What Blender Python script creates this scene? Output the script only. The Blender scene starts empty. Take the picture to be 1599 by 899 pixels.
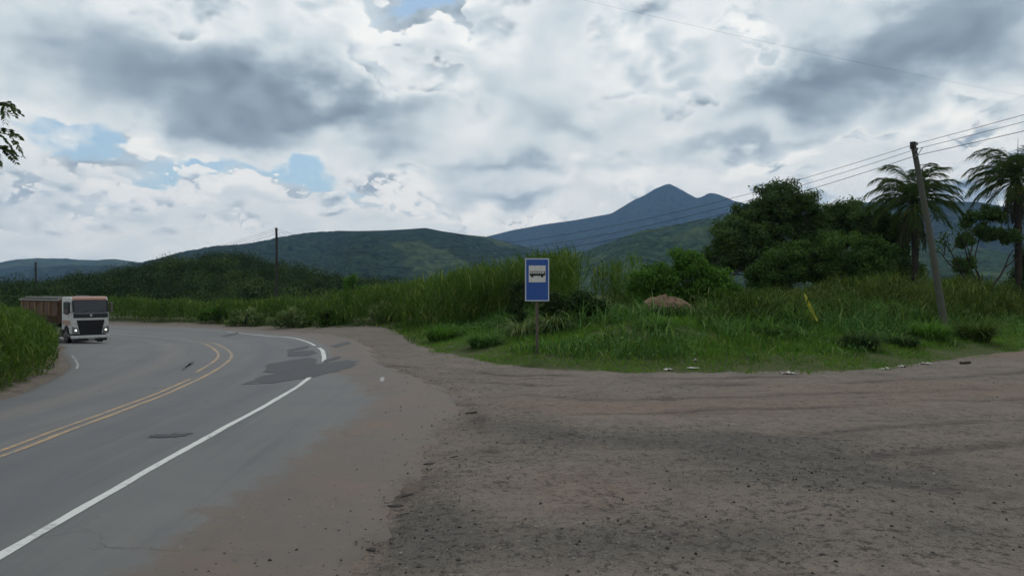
import bpy, bmesh, math, random
import numpy as np
from mathutils import Vector, Matrix

random.seed(7)
rng = np.random.default_rng(11)
R = math.radians
scene = bpy.context.scene
COL = scene.collection

# ------------------------------------------------------------------ camera
EYE = 2.7                                   # seen from a high cab
cam_d = bpy.data.cameras.new('camera')
cam = bpy.data.objects.new('camera', cam_d)
COL.objects.link(cam)
cam.location = (0, 0, EYE)
cam.rotation_euler = (R(90.27), 0, 0)
cam_d.sensor_width = 36.0
cam_d.lens = 25.9
cam_d.clip_start = 0.05
cam_d.clip_end = 40000
scene.camera = cam

# ------------------------------------------------------------------ exposure
scene.view_settings.view_transform = 'Standard'
scene.view_settings.look = 'None'
scene.view_settings.gamma = 1.0
scene.view_settings.use_curve_mapping = False
scene.view_settings.exposure = 0.2

# ------------------------------------------------------------------ sun behind thin cloud, ahead of the camera
SUN_EL, SUN_AZ = 58.0, 8.0                 # degrees; azimuth clockwise from +Y
sun_d = bpy.data.lights.new('sun', 'SUN')
sun_d.energy = 1.1
sun_d.angle = R(10)
sun_d.color = (1.0, 0.95, 0.88)
sun = bpy.data.objects.new('sun', sun_d)
COL.objects.link(sun)
sd = Vector((math.sin(R(SUN_AZ)) * math.cos(R(SUN_EL)), math.cos(R(SUN_AZ)) * math.cos(R(SUN_EL)), math.sin(R(SUN_EL))))
sun.rotation_euler = sd.to_track_quat('Z', 'Y').to_euler()
sun.location = sd * 60


# ------------------------------------------------------------------ node helper
class Nodes:
    def __init__(self, tree):
        self.t = tree
        tree.nodes.clear()

    def new(self, kind, **kw):
        n = self.t.nodes.new(kind)
        for k, v in kw.items():
            setattr(n, k, v)
        return n

    def put(self, sock, v):
        if v is None:
            return
        if isinstance(v, bpy.types.NodeSocket):
            self.t.links.new(v, sock)
        else:
            if isinstance(v, (tuple, list)) and len(v) == 3 and sock.type == 'RGBA':
                v = (*v, 1)
            sock.default_value = v

    def m(self, op, a, b=None, c=None, clamp=False):
        n = self.new('ShaderNodeMath', operation=op, use_clamp=clamp)
        self.put(n.inputs[0], a)
        self.put(n.inputs[1], b)
        self.put(n.inputs[2], c)
        return n.outputs[0]

    def v(self, op, a, b=None):
        n = self.new('ShaderNodeVectorMath', operation=op)
        self.put(n.inputs[0], a)
        self.put(n.inputs[1], b)
        return n.outputs['Value'] if op in ('DOT_PRODUCT', 'LENGTH') else n.outputs['Vector']

    def ss(self, a, b, x):                  # smooth step
        n = self.new('ShaderNodeMapRange', interpolation_type='SMOOTHSTEP')
        self.put(n.inputs['Value'], x)
        n.inputs['From Min'].default_value = a
        n.inputs['From Max'].default_value = b
        return n.outputs[0]

    def noise(self, vec, scale, detail=4, rough=0.5, dist=0.0, dims='3D'):
        n = self.new('ShaderNodeTexNoise', noise_dimensions=dims)
        self.put(n.inputs['Vector'], vec)
        n.inputs['Scale'].default_value = scale
        n.inputs['Detail'].default_value = detail
        n.inputs['Roughness'].default_value = rough
        n.inputs['Distortion'].default_value = dist
        return n.outputs['Fac']

    def voro(self, vec, scale, feature='F1', out='Distance'):
        n = self.new('ShaderNodeTexVoronoi', feature=feature)
        self.put(n.inputs['Vector'], vec)
        n.inputs['Scale'].default_value = scale
        return n.outputs[out]

    def mix(self, f, a, b, mode='MIX'):
        n = self.new('ShaderNodeMix', data_type='RGBA', blend_type=mode)
        self.put(n.inputs[0], f)
        self.put(n.inputs[6], a)
        self.put(n.inputs[7], b)
        return n.outputs[2]

    def ramp(self, f, stops, interp='LINEAR'):
        n = self.new('ShaderNodeValToRGB')
        cr = n.color_ramp
        cr.interpolation = interp
        while len(cr.elements) < len(stops):
            cr.elements.new(0.5)
        for e, (p, c) in zip(cr.elements, stops):
            e.position = p
            e.color = (*c, 1)
        self.put(n.inputs[0], f)
        return n.outputs[0]

    def attr(self, name):
        n = self.new('ShaderNodeAttribute', attribute_name=name)
        return n.outputs['Fac']

    def comb(self, x, y, z=0.0):
        n = self.new('ShaderNodeCombineXYZ')
        self.put(n.inputs[0], x)
        self.put(n.inputs[1], y)
        self.put(n.inputs[2], z)
        return n.outputs[0]


# ------------------------------------------------------------------ sky: Nishita blue seen through broken cumulus
def build_sky():
    w = bpy.data.worlds.new('World')
    scene.world = w
    w.use_nodes = True
    w.cycles.sampling_method = 'MANUAL'
    w.cycles.sample_map_resolution = 512
    N = Nodes(w.node_tree)
    sky = N.new('ShaderNodeTexSky', sky_type='NISHITA', sun_disc=False)
    sky.sun_elevation = R(SUN_EL)
    sky.sun_rotation = R(SUN_AZ)
    tc = N.new('ShaderNodeTexCoord').outputs['Generated']
    sep = N.new('ShaderNodeSeparateXYZ')
    N.put(sep.inputs[0], tc)
    x, y, z = sep.outputs
    az = N.m('MULTIPLY', N.m('ARCTAN2', x, y), 57.2958)
    el = N.m('MULTIPLY', N.m('ARCSINE', z), 57.2958)
    elp = N.m('MAXIMUM', el, 0.0)
    # domain of the cloud noise, slightly warped
    p = N.comb(az, N.m('MULTIPLY', elp, 1.55), 3.7)
    wn = N.new('ShaderNodeTexNoise', noise_dimensions='3D')
    N.put(wn.inputs['Vector'], p)
    wn.inputs['Scale'].default_value = 0.2
    wn.inputs['Detail'].default_value = 4
    wv = N.v('SUBTRACT', wn.outputs['Color'], (0.5, 0.5, 0.5))

    def warp(k):
        ws = N.new('ShaderNodeVectorMath', operation='SCALE')
        N.put(ws.inputs[0], wv)
        ws.inputs['Scale'].default_value = k
        return N.v('ADD', p, ws.outputs[0])
    pw, pl = warp(2.4), warp(1.2)
    big = N.noise(pw, 0.075, 3, 0.5)

    def density(vec, sc, det, octv):
        """billowing density: rounded heads, creased valleys"""
        f = N.noise(vec, sc, det, 0.52)
        acc, amp, k = None, 0.5, sc * 1.7
        for i in range(octv):
            q = N.noise(N.v('ADD', vec, (i * 17.3, i * 9.1, 0)), k, 0, 0.5)
            q = N.m('MULTIPLY', N.m('ABSOLUTE', N.m('SUBTRACT', q, 0.5)), amp)
            acc = q if acc is None else N.m('ADD', acc, q)
            amp *= 0.6
            k *= 2.1
        return N.m('MULTIPLY_ADD', f, 0.75, acc)

    def layer(vec, sc, off, upv, cover, th, soft, core, fine=0.5):
        """one sheet of cumulus -> opacity, shade 0 (bright rim) .. 1 (dark base)"""
        v0 = N.v('ADD', vec, off)
        f = density(v0, sc, 6, 3)
        fu = density(N.v('ADD', v0, upv), sc, 2, 2)
        f0 = density(v0, sc, 2, 2)
        g = N.m('ADD', f, cover)
        alpha = N.ss(th, th + soft, g)
        depth = N.ss(th, th + core, N.m('ADD', N.m('MULTIPLY_ADD', f0, 1.0 - fine, N.m('MULTIPLY', f, fine)), cover))
        return alpha, depth, N.m('SUBTRACT', f0, fu)

    # layout of cloud masses in azimuth / elevation (degrees), edges broken by noise
    we = N.new('ShaderNodeVectorMath', operation='SCALE')
    N.put(we.inputs[0], wv)
    N.put(we.inputs['Scale'], N.m('MULTIPLY_ADD', elp, 0.3, 3.0))
    q = N.v('ADD', N.comb(az, el, 0.0), N.v('MULTIPLY', we.outputs[0], (1, 1, 0)))

    def blobs(lst):
        acc = None
        for (a, e, sx, sy, rot, amp) in lst:
            mp = N.new('ShaderNodeMapping', vector_type='TEXTURE')
            if acc is None:
                N.put(mp.inputs['Vector'], q)
            else:                           # keeps the node chain in sequence
                sq = N.new('ShaderNodeVectorMath', operation='MULTIPLY_ADD')
                N.put(sq.inputs[0], acc)
                sq.inputs[1].default_value = (1e-9, 1e-9, 1e-9)
                N.put(sq.inputs[2], q)
                N.put(mp.inputs['Vector'], sq.outputs[0])
            mp.inputs['Location'].default_value = (a, e, 0)
            mp.inputs['Rotation'].default_value = (0, 0, R(rot))
            mp.inputs['Scale'].default_value = (sx, sy, 1)
            g = N.m('POWER', 0.36788, N.v('DOT_PRODUCT', mp.outputs[0], mp.outputs[0]))
            acc = N.m('MULTIPLY', g, amp) if acc is None else N.m('MULTIPLY_ADD', g, amp, acc)
        return acc

    dark = blobs(SKY_DARK)
    hole = blobs(SKY_HOLE)
    over = N.ss(30, 50, el)                 # unseen dark cloud added high overhead to dim the light on the ground
    low = N.ss(9, 0, elp)
    GREY = [(0.0, (0.90, 0.90, 0.89)), (0.22, (0.78, 0.81, 0.825)), (0.48, (0.56, 0.63, 0.68)),
            (0.72, (0.34, 0.405, 0.465)), (1.0, (0.150, 0.190, 0.240))]

    def shade(depth, rel, kd, kr, base=0.0):
        return N.ramp(N.m('ADD', N.m('MULTIPLY_ADD', rel, -kr, base), N.m('MULTIPLY', depth, kd)), GREY)
    # blue behind everything, with thin veil
    blue = N.mix(N.m('MULTIPLY_ADD', low, 0.30, 0.26), N.mix(1.0, sky.outputs[0], (SKY_B * 0.80, SKY_B, SKY_B * 1.08), 'MULTIPLY'), (6.5, 7.6, 8.4))
    blue = N.mix(1.0, blue, (0.1, 0.1, 0.1), 'MULTIPLY')
    nb = N.noise(pw, 0.2, 8, 0.55)
    gap = N.ss(0.15, 0.75, N.m('ADD', hole, N.m('MULTIPLY_ADD', nb, -2.4, 1.2)))
    veil = N.ramp(N.m('MULTIPLY_ADD', nb, 1.6, -0.27), GREY)
    col = N.mix(gap, veil, blue)
    # small far cumulus low down
    a1, d1, r1 = layer(pl, 0.29, (40, 0, 0), (0.12, 0.8, 0), N.m('MULTIPLY_ADD', hole, -0.22, N.m('MULTIPLY_ADD', N.ss(15, 7, elp), 0.27, -0.275)), 0.40, 0.045, 0.24)
    col = N.mix(N.m('MULTIPLY', a1, 0.92), col, shade(d1, r1, 0.54, 2.9, N.m('MULTIPLY_ADD', dark, 0.45, 0.22)))
    # middle sheet
    bright = N.m('MINIMUM', dark, 0.0)
    a2, d2, r2 = layer(pw, 0.135, (0, 0, 0), (0.3, 1.7, 0), N.m('MULTIPLY_ADD', hole, -0.42, N.m('MULTIPLY_ADD', N.ss(4, 11, elp), 0.20, -0.16)), 0.38, 0.06, 0.34)
    sh2 = N.m('MULTIPLY_ADD', N.ss(8, 14, elp), 0.14, N.m('MULTIPLY_ADD', dark, 0.34, 0.14))
    col = N.mix(a2, col, shade(d2, r2, 0.46, 2.5, sh2))
    # the heavy masses
    cov3 = N.m('MULTIPLY_ADD', over, 0.4, N.m('MULTIPLY_ADD', dark, 0.50, N.m('MULTIPLY_ADD', big, 0.40, -0.24)))
    a3, d3, r3 = layer(pw, 0.105, (11, 5, 0), (0.35, 2.0, 0), cov3, 0.32, 0.15, 0.78, 0.3)
    col = N.mix(a3, col, shade(d3, r3, 0.66, 0.7, 0.22))
    # the air towards the horizon is brighter
    lift = N.ss(26, 2, elp)
    col = N.mix(1.0, col, N.mix(lift, SKY_HI, SKY_LO), 'MULTIPLY')
    col = N.mix(1.0, col, (10, 10, 10), 'MULTIPLY')
    bg = N.new('ShaderNodeBackground')
    N.put(bg.inputs['Color'], col)
    bg.inputs['Strength'].default_value = 0.1
    out = N.new('ShaderNodeOutputWorld')
    N.put(out.inputs['Surface'], bg.outputs[0])


SKY_B = 0.9
SKY_HI = (1.02, 1.02, 1.0)
SKY_LO = (1.20, 1.15, 1.04)
SKY_BASE = 0.31
SKY_REL = -3.0
SKY_OVER = 0.75
SKY_DARK = [(-22.2, 15.5, 14.1, 3.5, -4, 0.75), (-27.6, 14.1, 7.8, 2.7, 0, 0.3), (-15.5, 12.7, 7.9, 1.9, -8, 0.75), (-11.8, 14.1, 7.6, 1.7, 4, 0.5), (-19.2, 10.7, 5.3, 1.0, -10, 0.5), (24.7, 15.2, 10.7, 3.4, 8, 0.95), (30.6, 16.5, 8.5, 3.9, 0, 0.55), (20.5, 14.0, 4.8, 1.3, 0, 0.4), (4.5, 12.5, 3.7, 1.9, 0, 0.6), (18.3, 10.9, 7.6, 0.9, 2, 0.65), (12.7, 13.4, 3.3, 1.2, 0, 0.5), (-2.5, 9.5, 8.0, 0.6, 0, 0.5), (4.0, 18.9, 4.5, 3.0, 0, 0.35), (-5.5, 17.1, 5.4, 2.5, 0, 0.35), (12.3, 9.9, 2.9, 1.0, 0, 0.35), (1.0, 7.4, 5.0, 0.5, 0, 0.4), (-26.4, 5.2, 1.6, 0.5, 0, 0.35), (-32.8, 2.5, 2.8, 0.3, 0, 0.3), (-8.9, 10.7, 2.9, 1.0, 0, 0.3), (23.5, 8.8, 8.4, 0.6, 4, 0.25), (-12.5, 20.1, 5.2, 2.2, 0, -0.35), (-7.9, 20.5, 6.8, 2.5, 0, -0.55), (-4.0, 18.5, 3.5, 3.0, 0, -0.3), (-10.3, 16.4, 1.9, 0.9, -20, -1.0), (-5.5, 15.5, 3.0, 0.7, -10, -0.75), (9.1, 18.5, 3.6, 1.4, 0, -0.85), (12.0, 14.8, 3.6, 1.9, 0, -0.95), (18.7, 17.7, 3.4, 1.1, -8, -0.95), (16.5, 18.2, 2.3, 1.0, 0, -0.4), (6.0, 14.8, 3.0, 3.0, 0, -0.2), (-32.8, 16.1, 3.2, 2.1, 0, 0.05), (-27.0, 9.5, 3.0, 1.0, 0, -0.45), (-23.1, 8.5, 2.5, 0.9, 0, -0.4), (-17.4, 7.8, 2.0, 1.0, 0, -0.4), (-20.9, 7.9, 2.0, 1.0, 0, -0.4), (-28.7, 5.9, 5.7, 1.3, 0, -0.3), (-8.9, 8.6, 6.3, 1.5, 0, -0.35), (8.9, 9.0, 4.4, 2.0, 0, -0.35), (-23.5, 19.5, 9.2, 1.0, 0, -0.35), (-5.0, 6.7, 9.9, 0.9, 0, -0.3), (30.6, 11.4, 5.9, 0.9, 8, -0.4), (21.4, 10.1, 7.8, 0.5, 2, -0.3), (34.1, 12.4, 2.7, 1.2, 0, -0.3), (-33.5, 12.5, 1.7, 1.2, 0, -0.3), (-19.2, 5.2, 13.3, 1.2, 0, -0.15), (-33.5, 6.4, 1.6, 0.7, 0, -0.3), (-33.5, 5.2, 2.1, 0.4, 0, 0.3), (-30.6, 6.6, 1.5, 0.6, 0, -0.3), (-26.8, 6.3, 1.6, 0.6, 0, -0.4), (-27.2, 5.1, 2.0, 0.4, 0, 0.4), (-23.5, 6.1, 1.9, 0.5, 0, -0.35), (-22.7, 5.0, 2.5, 0.4, 0, 0.25), (-20.7, 8.1, 1.2, 0.7, 0, -0.4), (-20.5, 6.9, 1.7, 0.4, 0, 0.35), (-17.4, 7.8, 1.8, 0.8, 0, -0.45), (-16.9, 6.5, 2.7, 0.4, 0, 0.35), (-13.7, 6.0, 2.8, 0.6, 0, -0.3), (-11.8, 5.1, 3.3, 0.4, 0, 0.25), (-9.4, 7.6, 2.2, 0.7, 0, -0.3), (-7.9, 8.3, 2.0, 0.5, 0, -0.25), (-5.5, 8.6, 3.9, 0.6, 0, 0.4), (-7.4, 6.4, 2.9, 0.5, 0, -0.3), (-2.0, 6.0, 4.0, 0.5, 0, -0.35), (-1.5, 7.4, 3.5, 0.4, 0, 0.35), (2.5, 5.5, 3.5, 0.4, 0, -0.3), (2.5, 9.6, 2.0, 0.7, 0, 0.35), (6.4, 10.0, 3.0, 0.8, 0, -0.35), (7.9, 8.1, 2.4, 0.6, 0, -0.3), (9.9, 7.1, 2.9, 0.4, 0, 0.2), (18.3, 9.6, 2.7, 0.5, 0, -0.3), (14.2, 9.6, 2.3, 0.5, 0, 0.3), (20.9, 11.5, 3.5, 0.5, 0, -0.3), (26.8, 10.8, 3.6, 0.4, 0, -0.35), (24.7, 9.9, 3.3, 0.4, 0, 0.3), (30.6, 9.8, 2.2, 0.4, 0, 0.25), (32.8, 10.6, 2.1, 0.5, 0, -0.3), (-33.8, 3.5, 2.1, 0.3, 0, 0.25), (-29.5, 3.5, 3.0, 0.3, 0, -0.25), (-25.2, 3.4, 2.9, 0.3, 0, 0.2)]
SKY_HOLE = [(-31.5, 10.1, 4.3, 1.6, 0, 1.15), (-34.1, 8.4, 2.0, 1.2, 0, 0.6), (-24.3, 8.7, 2.9, 0.6, 0, 0.45), (-17.4, 9.3, 4.5, 1.0, -8, 0.95), (-13.7, 7.9, 2.4, 0.7, -20, 0.7), (-5.5, 21.5, 3.0, 1.1, 0, 0.85), (-7.9, 22.0, 2.9, 1.0, 0, 0.4), (-27.9, 7.7, 2.3, 0.4, 0, 0.5), (-34.7, 14.8, 0.5, 0.7, 0, 0.6)]
build_sky()

# ------------------------------------------------------------------ numpy helpers
def S(a, b, x):
    t = np.clip((np.asarray(x, float) - a) / (b - a), 0, 1)
    return t * t * (3 - 2 * t)


def _hash(ix, iy, seed):
    h = (ix.astype(np.int64) * 374761393 + iy.astype(np.int64) * 668265263 + seed * 974634777) & 0xFFFFFFFF
    h = ((h ^ (h >> 13)) * 1274126177) & 0xFFFFFFFF
    return ((h ^ (h >> 16)) & 0xFFFF) / 65535.0


def vnoise(x, y, seed=0):
    x = np.asarray(x, float)
    y = np.asarray(y, float)
    ix, iy = np.floor(x), np.floor(y)
    fx, fy = x - ix, y - iy
    fx, fy = fx * fx * (3 - 2 * fx), fy * fy * (3 - 2 * fy)
    a, b = _hash(ix, iy, seed), _hash(ix + 1, iy, seed)
    c, d = _hash(ix, iy + 1, seed), _hash(ix + 1, iy + 1, seed)
    return (a * (1 - fx) + b * fx) * (1 - fy) + (c * (1 - fx) + d * fx) * fy


def fbm(x, y, octv=4, seed=0, rough=0.5):
    s, a, t = 0.0, 1.0, 0.0
    for i in range(octv):
        s = s + a * vnoise(np.asarray(x) * 2 ** i, np.asarray(y) * 2 ** i, seed + i * 7)
        t += a
        a *= rough
    return s / t


def smooth_line(pts, n=110):
    """points -> evenly spaced smooth curve (Catmull-Rom)"""
    p = np.array(pts, float)
    p = np.vstack([2 * p[0] - p[1], p, 2 * p[-1] - p[-2]])
    out = []
    for i in range(1, len(p) - 2):
        t = np.linspace(0, 1, 24, endpoint=False)[:, None]
        a, b, c, d = p[i - 1], p[i], p[i + 1], p[i + 2]
        out.append(0.5 * (2 * b + (c - a) * t + (2 * a - 5 * b + 4 * c - d) * t ** 2 + (3 * b - a - 3 * c + d) * t ** 3))
    out.append(p[-2:-1])
    q = np.vstack(out)
    L = np.concatenate([[0], np.cumsum(np.linalg.norm(np.diff(q, axis=0), axis=1))])
    s = np.linspace(0, L[-1], n)
    return np.stack([np.interp(s, L, q[:, k]) for k in range(q.shape[1])], 1)


def sdist(line, x, y):
    """signed distance to a polyline, positive on its left"""
    x = np.asarray(x, float)
    y = np.asarray(y, float)
    best = np.full(x.shape, 1e9)
    sgn = np.ones(x.shape)
    for a, b in zip(line[:-1], line[1:]):
        dx, dy = b - a
        L2 = dx * dx + dy * dy + 1e-12
        t = np.clip(((x - a[0]) * dx + (y - a[1]) * dy) / L2, 0, 1)
        ex, ey = x - a[0] - t * dx, y - a[1] - t * dy
        d = ex * ex + ey * ey
        k = d < best - 1e-9
        best = np.where(k, d, best)
        sgn = np.where(k, np.sign(dx * (y - a[1]) - dy * (x - a[0])), sgn)
    return np.sqrt(best) * sgn


def np_mesh(name, V, F, mat, parent=None, attrs=None, smooth=False):
    """V (n,3), F list of int arrays (m,k) -> one mesh object"""
    me = bpy.data.meshes.new(name)
    V = np.asarray(V, np.float32)
    Fs = [np.asarray(f, np.int32) for f in (F if isinstance(F, list) else [F]) if len(f)]
    me.vertices.add(len(V))
    me.vertices.foreach_set('co', V.ravel())
    tot = np.concatenate([np.full(len(f), f.shape[1], np.int32) for f in Fs])
    idx = np.concatenate([f.ravel() for f in Fs])
    me.loops.add(len(idx))
    me.loops.foreach_set('vertex_index', idx)
    me.polygons.add(len(tot))
    me.polygons.foreach_set('loop_start', np.concatenate([[0], np.cumsum(tot)[:-1]]).astype(np.int32))
    me.polygons.foreach_set('loop_total', tot)
    if smooth:
        me.polygons.foreach_set('use_smooth', np.ones(len(tot), bool))
    for k, v in (attrs or {}).items():
        a = me.attributes.new(k, 'FLOAT', 'POINT')
        a.data.foreach_set('value', np.asarray(v, np.float32).ravel())
    me.update(calc_edges=True)
    me.validate()
    me.materials.append(mat)
    o = bpy.data.objects.new(name, me)
    COL.objects.link(o)
    if parent is not None:
        o.parent = parent
    return o


def grid_faces(nu, nv):
    i = np.arange(nu * nv).reshape(nu, nv)
    return np.stack([i[:-1, :-1], i[1:, :-1], i[1:, 1:], i[:-1, 1:]], -1).reshape(-1, 4)


class Soup:
    """collects vertices / faces of many shapes for ONE mesh"""
    def __init__(self):
        self.V, self.F, self.A, self.n = [], {3: [], 4: []}, [], 0

    def add(self, V, F, a=0.5):
        V = np.asarray(V, float)
        self.V.append(V)
        F = np.asarray(F, int)
        if len(F):
            self.F[F.shape[1]].append(F + self.n)
        self.A.append(np.broadcast_to(np.asarray(a, float), (len(V),)) if np.ndim(a) < 2 else np.asarray(a))
        self.n += len(V)
        return self

    def box(self, x0, x1, y0, y1, z0, z1):
        V = [(x, y, z) for x in (x0, x1) for y in (y0, y1) for z in (z0, z1)]
        return self.add(V, [(0, 1, 3, 2), (4, 6, 7, 5), (0, 4, 5, 1), (2, 3, 7, 6), (0, 2, 6, 4), (1, 5, 7, 3)])

    def tube(self, path, rad, sides=7, cap=True, a=0.5):
        P = np.array(path, float)
        n = len(P)
        r = np.broadcast_to(np.asarray(rad, float), (n,))
        T = np.gradient(P, axis=0)
        T /= np.linalg.norm(T, axis=1)[:, None] + 1e-9
        ref = np.array([0.0, 0, 1]) if abs(T[0][2]) < 0.9 else np.array([1.0, 0, 0])
        V = []
        for i in range(n):
            u = np.cross(T[i], ref)
            u /= np.linalg.norm(u) + 1e-9
            w = np.cross(T[i], u)
            ref = -np.cross(T[i], np.cross(T[i], ref)) if False else ref
            th = np.arange(sides) * 2 * math.pi / sides
            V.append(P[i] + r[i] * (np.cos(th)[:, None] * u + np.sin(th)[:, None] * w))
        V = np.vstack(V)
        i = np.arange(n * sides).reshape(n, sides)
        j = np.roll(i, -1, 1)
        F = np.stack([i[:-1], i[1:], j[1:], j[:-1]], -1).reshape(-1, 4)
        b = self.n
        self.add(V, F, a)
        if cap:
            for ring, flip in ((i[0], False), (i[-1], True)):
                c = len(self.V[-1])
                ctr = V[ring].mean(0)
                VV = np.vstack([V[ring], ctr])
                k = np.arange(sides)
                kk = np.roll(k, -1)
                FF = np.stack([k, kk, np.full(sides, sides)], -1)
                self.add(VV, FF[:, ::-1] if flip else FF, a)
        return self

    def build(self, name, mat, parent=None, smooth=False):
        V = np.vstack(self.V)
        F = [np.vstack(f) for f in self.F.values() if f]
        return np_mesh(name, V, F, mat, parent, {'rnd': np.concatenate(self.A)}, smooth)


def blades(P, az, L, W, pitch, bend, nseg=3, face=None, taper=0.08):
    """grass / leaf strips: roots P, heading az, length, width, start pitch, total bend"""
    n = len(P)
    V = np.zeros((n, nseg + 1, 2, 3))
    c = np.array(P, float)
    face = az + math.pi / 2 if face is None else face
    side = np.stack([np.cos(face), np.sin(face), np.zeros(n)], -1)
    ph = np.array(pitch, float)
    for i in range(nseg + 1):
        t = i / nseg
        w = W * (taper + (1 - taper) * (1 - t) ** 0.7) * (0.55 + 0.45 * min(1, t * 3))
        V[:, i, 0] = c - side * (w / 2)[:, None]
        V[:, i, 1] = c + side * (w / 2)[:, None]
        if i < nseg:
            d = np.stack([np.cos(ph) * np.cos(az), np.cos(ph) * np.sin(az), np.sin(ph)], -1)
            c = c + d * (L / nseg)[:, None]
            ph = ph - bend / nseg
    b = (np.arange(n) * (nseg + 1) * 2)[:, None, None]
    k = np.array([[2 * i, 2 * i + 1, 2 * i + 3, 2 * i + 2] for i in range(nseg)])[None]
    return V.reshape(-1, 3), (b + k).reshape(-1, 4), (nseg + 1) * 2


def leaves(P, Nrm, L, W, g=rng):
    """rhombic leaves centred at P facing Nrm"""
    n = len(P)
    Nrm = Nrm / (np.linalg.norm(Nrm, axis=1)[:, None] + 1e-9)
    t = g.normal(size=(n, 3))
    t -= (t * Nrm).sum(1)[:, None] * Nrm
    t /= np.linalg.norm(t, axis=1)[:, None] + 1e-9
    s = np.cross(Nrm, t)
    L = np.broadcast_to(L, (n,))[:, None]
    W = np.broadcast_to(W, (n,))[:, None]
    V = np.stack([P - t * L / 2, P + s * W / 2 - t * L * 0.08, P + t * L / 2, P - s * W / 2 - t * L * 0.08], 1).reshape(-1, 3)
    F = np.arange(n * 4).reshape(n, 4)
    return V, F


# ------------------------------------------------------------------ naming
def tag(o, label=None, cat=None, group=None, kind=None):
    if label:
        o['label'] = label
    if cat:
        o['category'] = cat
    if group:
        o['group'] = group
    if kind:
        o['kind'] = kind
    return o


def empty(name, loc, rz=0.0):
    o = bpy.data.objects.new(name, None)
    o.location = loc
    o.rotation_euler = (0, 0, rz)
    o.empty_display_size = 0.3
    COL.objects.link(o)
    return o


def copy_tree(o, parent=None):
    c = o.copy()
    COL.objects.link(c)
    c.parent = parent
    for ch in list(o.children):
        copy_tree(ch, c)
    return c


# ------------------------------------------------------------------ materials
def material(name):
    m = bpy.data.materials.new(name)
    m.use_nodes = True
    N = Nodes(m.node_tree)
    out = N.new('ShaderNodeOutputMaterial')
    return m, N, out


def principled(N, out, color, rough=0.8, metal=0.0, bump=None, bstr=0.3, bdist=0.02, spec=0.3, emit=None, estr=0):
    b = N.new('ShaderNodeBsdfPrincipled')
    N.put(b.inputs['Base Color'], color)
    N.put(b.inputs['Roughness'], rough)
    b.inputs['Metallic'].default_value = metal
    b.inputs['Specular IOR Level'].default_value = spec
    if emit:
        b.inputs['Emission Color'].default_value = (*emit, 1)
        b.inputs['Emission Strength'].default_value = estr
    if bump is not None:
        bp = N.new('ShaderNodeBump')
        bp.inputs['Strength'].default_value = bstr
        bp.inputs['Distance'].default_value = bdist
        N.put(bp.inputs['Height'], bump)
        N.put(b.inputs['Normal'], bp.outputs[0])
    N.put(out.inputs[0], b.outputs[0])
    return b


def plain(name, col, rough=0.6, metal=0.0, var=0.15, scale=3.0, spec=0.3, dirt=None, dirt_amt=0.5):
    """painted / solid surface with mottled wear"""
    m, N, out = material(name)
    ob = N.new('ShaderNodeTexCoord').outputs['Object']
    n = N.noise(ob, scale, 6, 0.6)
    c = N.mix(n, tuple(v * (1 - var) for v in col), tuple(min(1, v * (1 + var)) for v in col))
    if dirt:
        c = N.mix(N.m('MULTIPLY', N.ss(0.45, 0.7, N.noise(ob, scale * 1.7, 7, 0.65)), dirt_amt), c, dirt)
    principled(N, out, c, rough, metal, spec=spec)
    return m


LEAF_GAIN = (1.25, 1.42, 0.95)


def leaf_mat(name, stops, transl=0.3, rough=0.8, spec=0.10, patch=None, pscale=0.15, pamt=0.5, k=1.0):
    """foliage: colour by per-leaf random value, some light through the leaf"""
    m, N, out = material(name)
    gain = lambda c: tuple(v * q * k for v, q in zip(c, LEAF_GAIN))
    stops = [(p, gain(c)) for p, c in stops]
    patch = gain(patch) if patch else None
    c = N.ramp(N.attr('rnd'), stops)
    if patch:
        g = N.new('ShaderNodeNewGeometry').outputs['Position']
        c = N.mix(N.m('MULTIPLY', N.ss(0.45, 0.65, N.noise(g, pscale, 3, 0.6)), pamt), c, patch)
    b = N.new('ShaderNodeBsdfPrincipled')
    N.put(b.inputs['Base Color'], c)
    b.inputs['Roughness'].default_value = rough
    b.inputs['Specular IOR Level'].default_value = spec
    t = N.new('ShaderNodeBsdfTranslucent')
    N.put(t.inputs['Color'], N.mix(1.0, c, (1.1, 1.25, 0.6), 'MULTIPLY'))
    mx = N.new('ShaderNodeMixShader')
    mx.inputs[0].default_value = transl
    N.put(mx.inputs[1], b.outputs[0])
    N.put(mx.inputs[2], t.outputs[0])
    N.put(out.inputs[0], mx.outputs[0])
    return m

# ------------------------------------------------------------------ plan of the place (metres, camera above the origin)
def ext(l):
    return smooth_line(l)


WHITE = ext([(-4.9, 2.0), (-5.2, 7.5), (-5.32, 9.0), (-5.5, 11.5), (-5.7, 15.1), (-5.9, 18.8), (-6.25, 22.5), (-7.0, 27.0), (-7.9, 30.7), (-9.05, 34.6),
             (-11.4, 40.7), (-15.9, 50.7), (-21.0, 60.5), (-26.5, 67.0), (-31.5, 70.6), (-39.0, 74.0), (-52, 79.5), (-75, 88)])
YEL = ext([(-7.6, 2.0), (-8.1, 8.5), (-8.31, 11.9), (-8.52, 13.8), (-8.72, 15.9), (-8.95, 18.4), (-9.44, 21.7), (-10.2, 25.5), (-11.3, 29.6), (-12.5, 32.7),
           (-14.4, 36.7), (-18.65, 45.2), (-23.8, 54.0), (-28.0, 58.6), (-32.2, 61.9), (-40, 66.8), (-52, 73), (-75, 82)])
LEFT = ext([(-11.9, 2.0), (-12.4, 12.0), (-12.9, 18.6), (-13.25, 19.8), (-13.8, 21.4), (-14.75, 23.9), (-15.9, 26.3), (-17.6, 29.0), (-20.6, 33.6), (-26.4, 42.9),
            (-33, 50), (-41, 57), (-54, 64), (-76, 73)])
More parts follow.
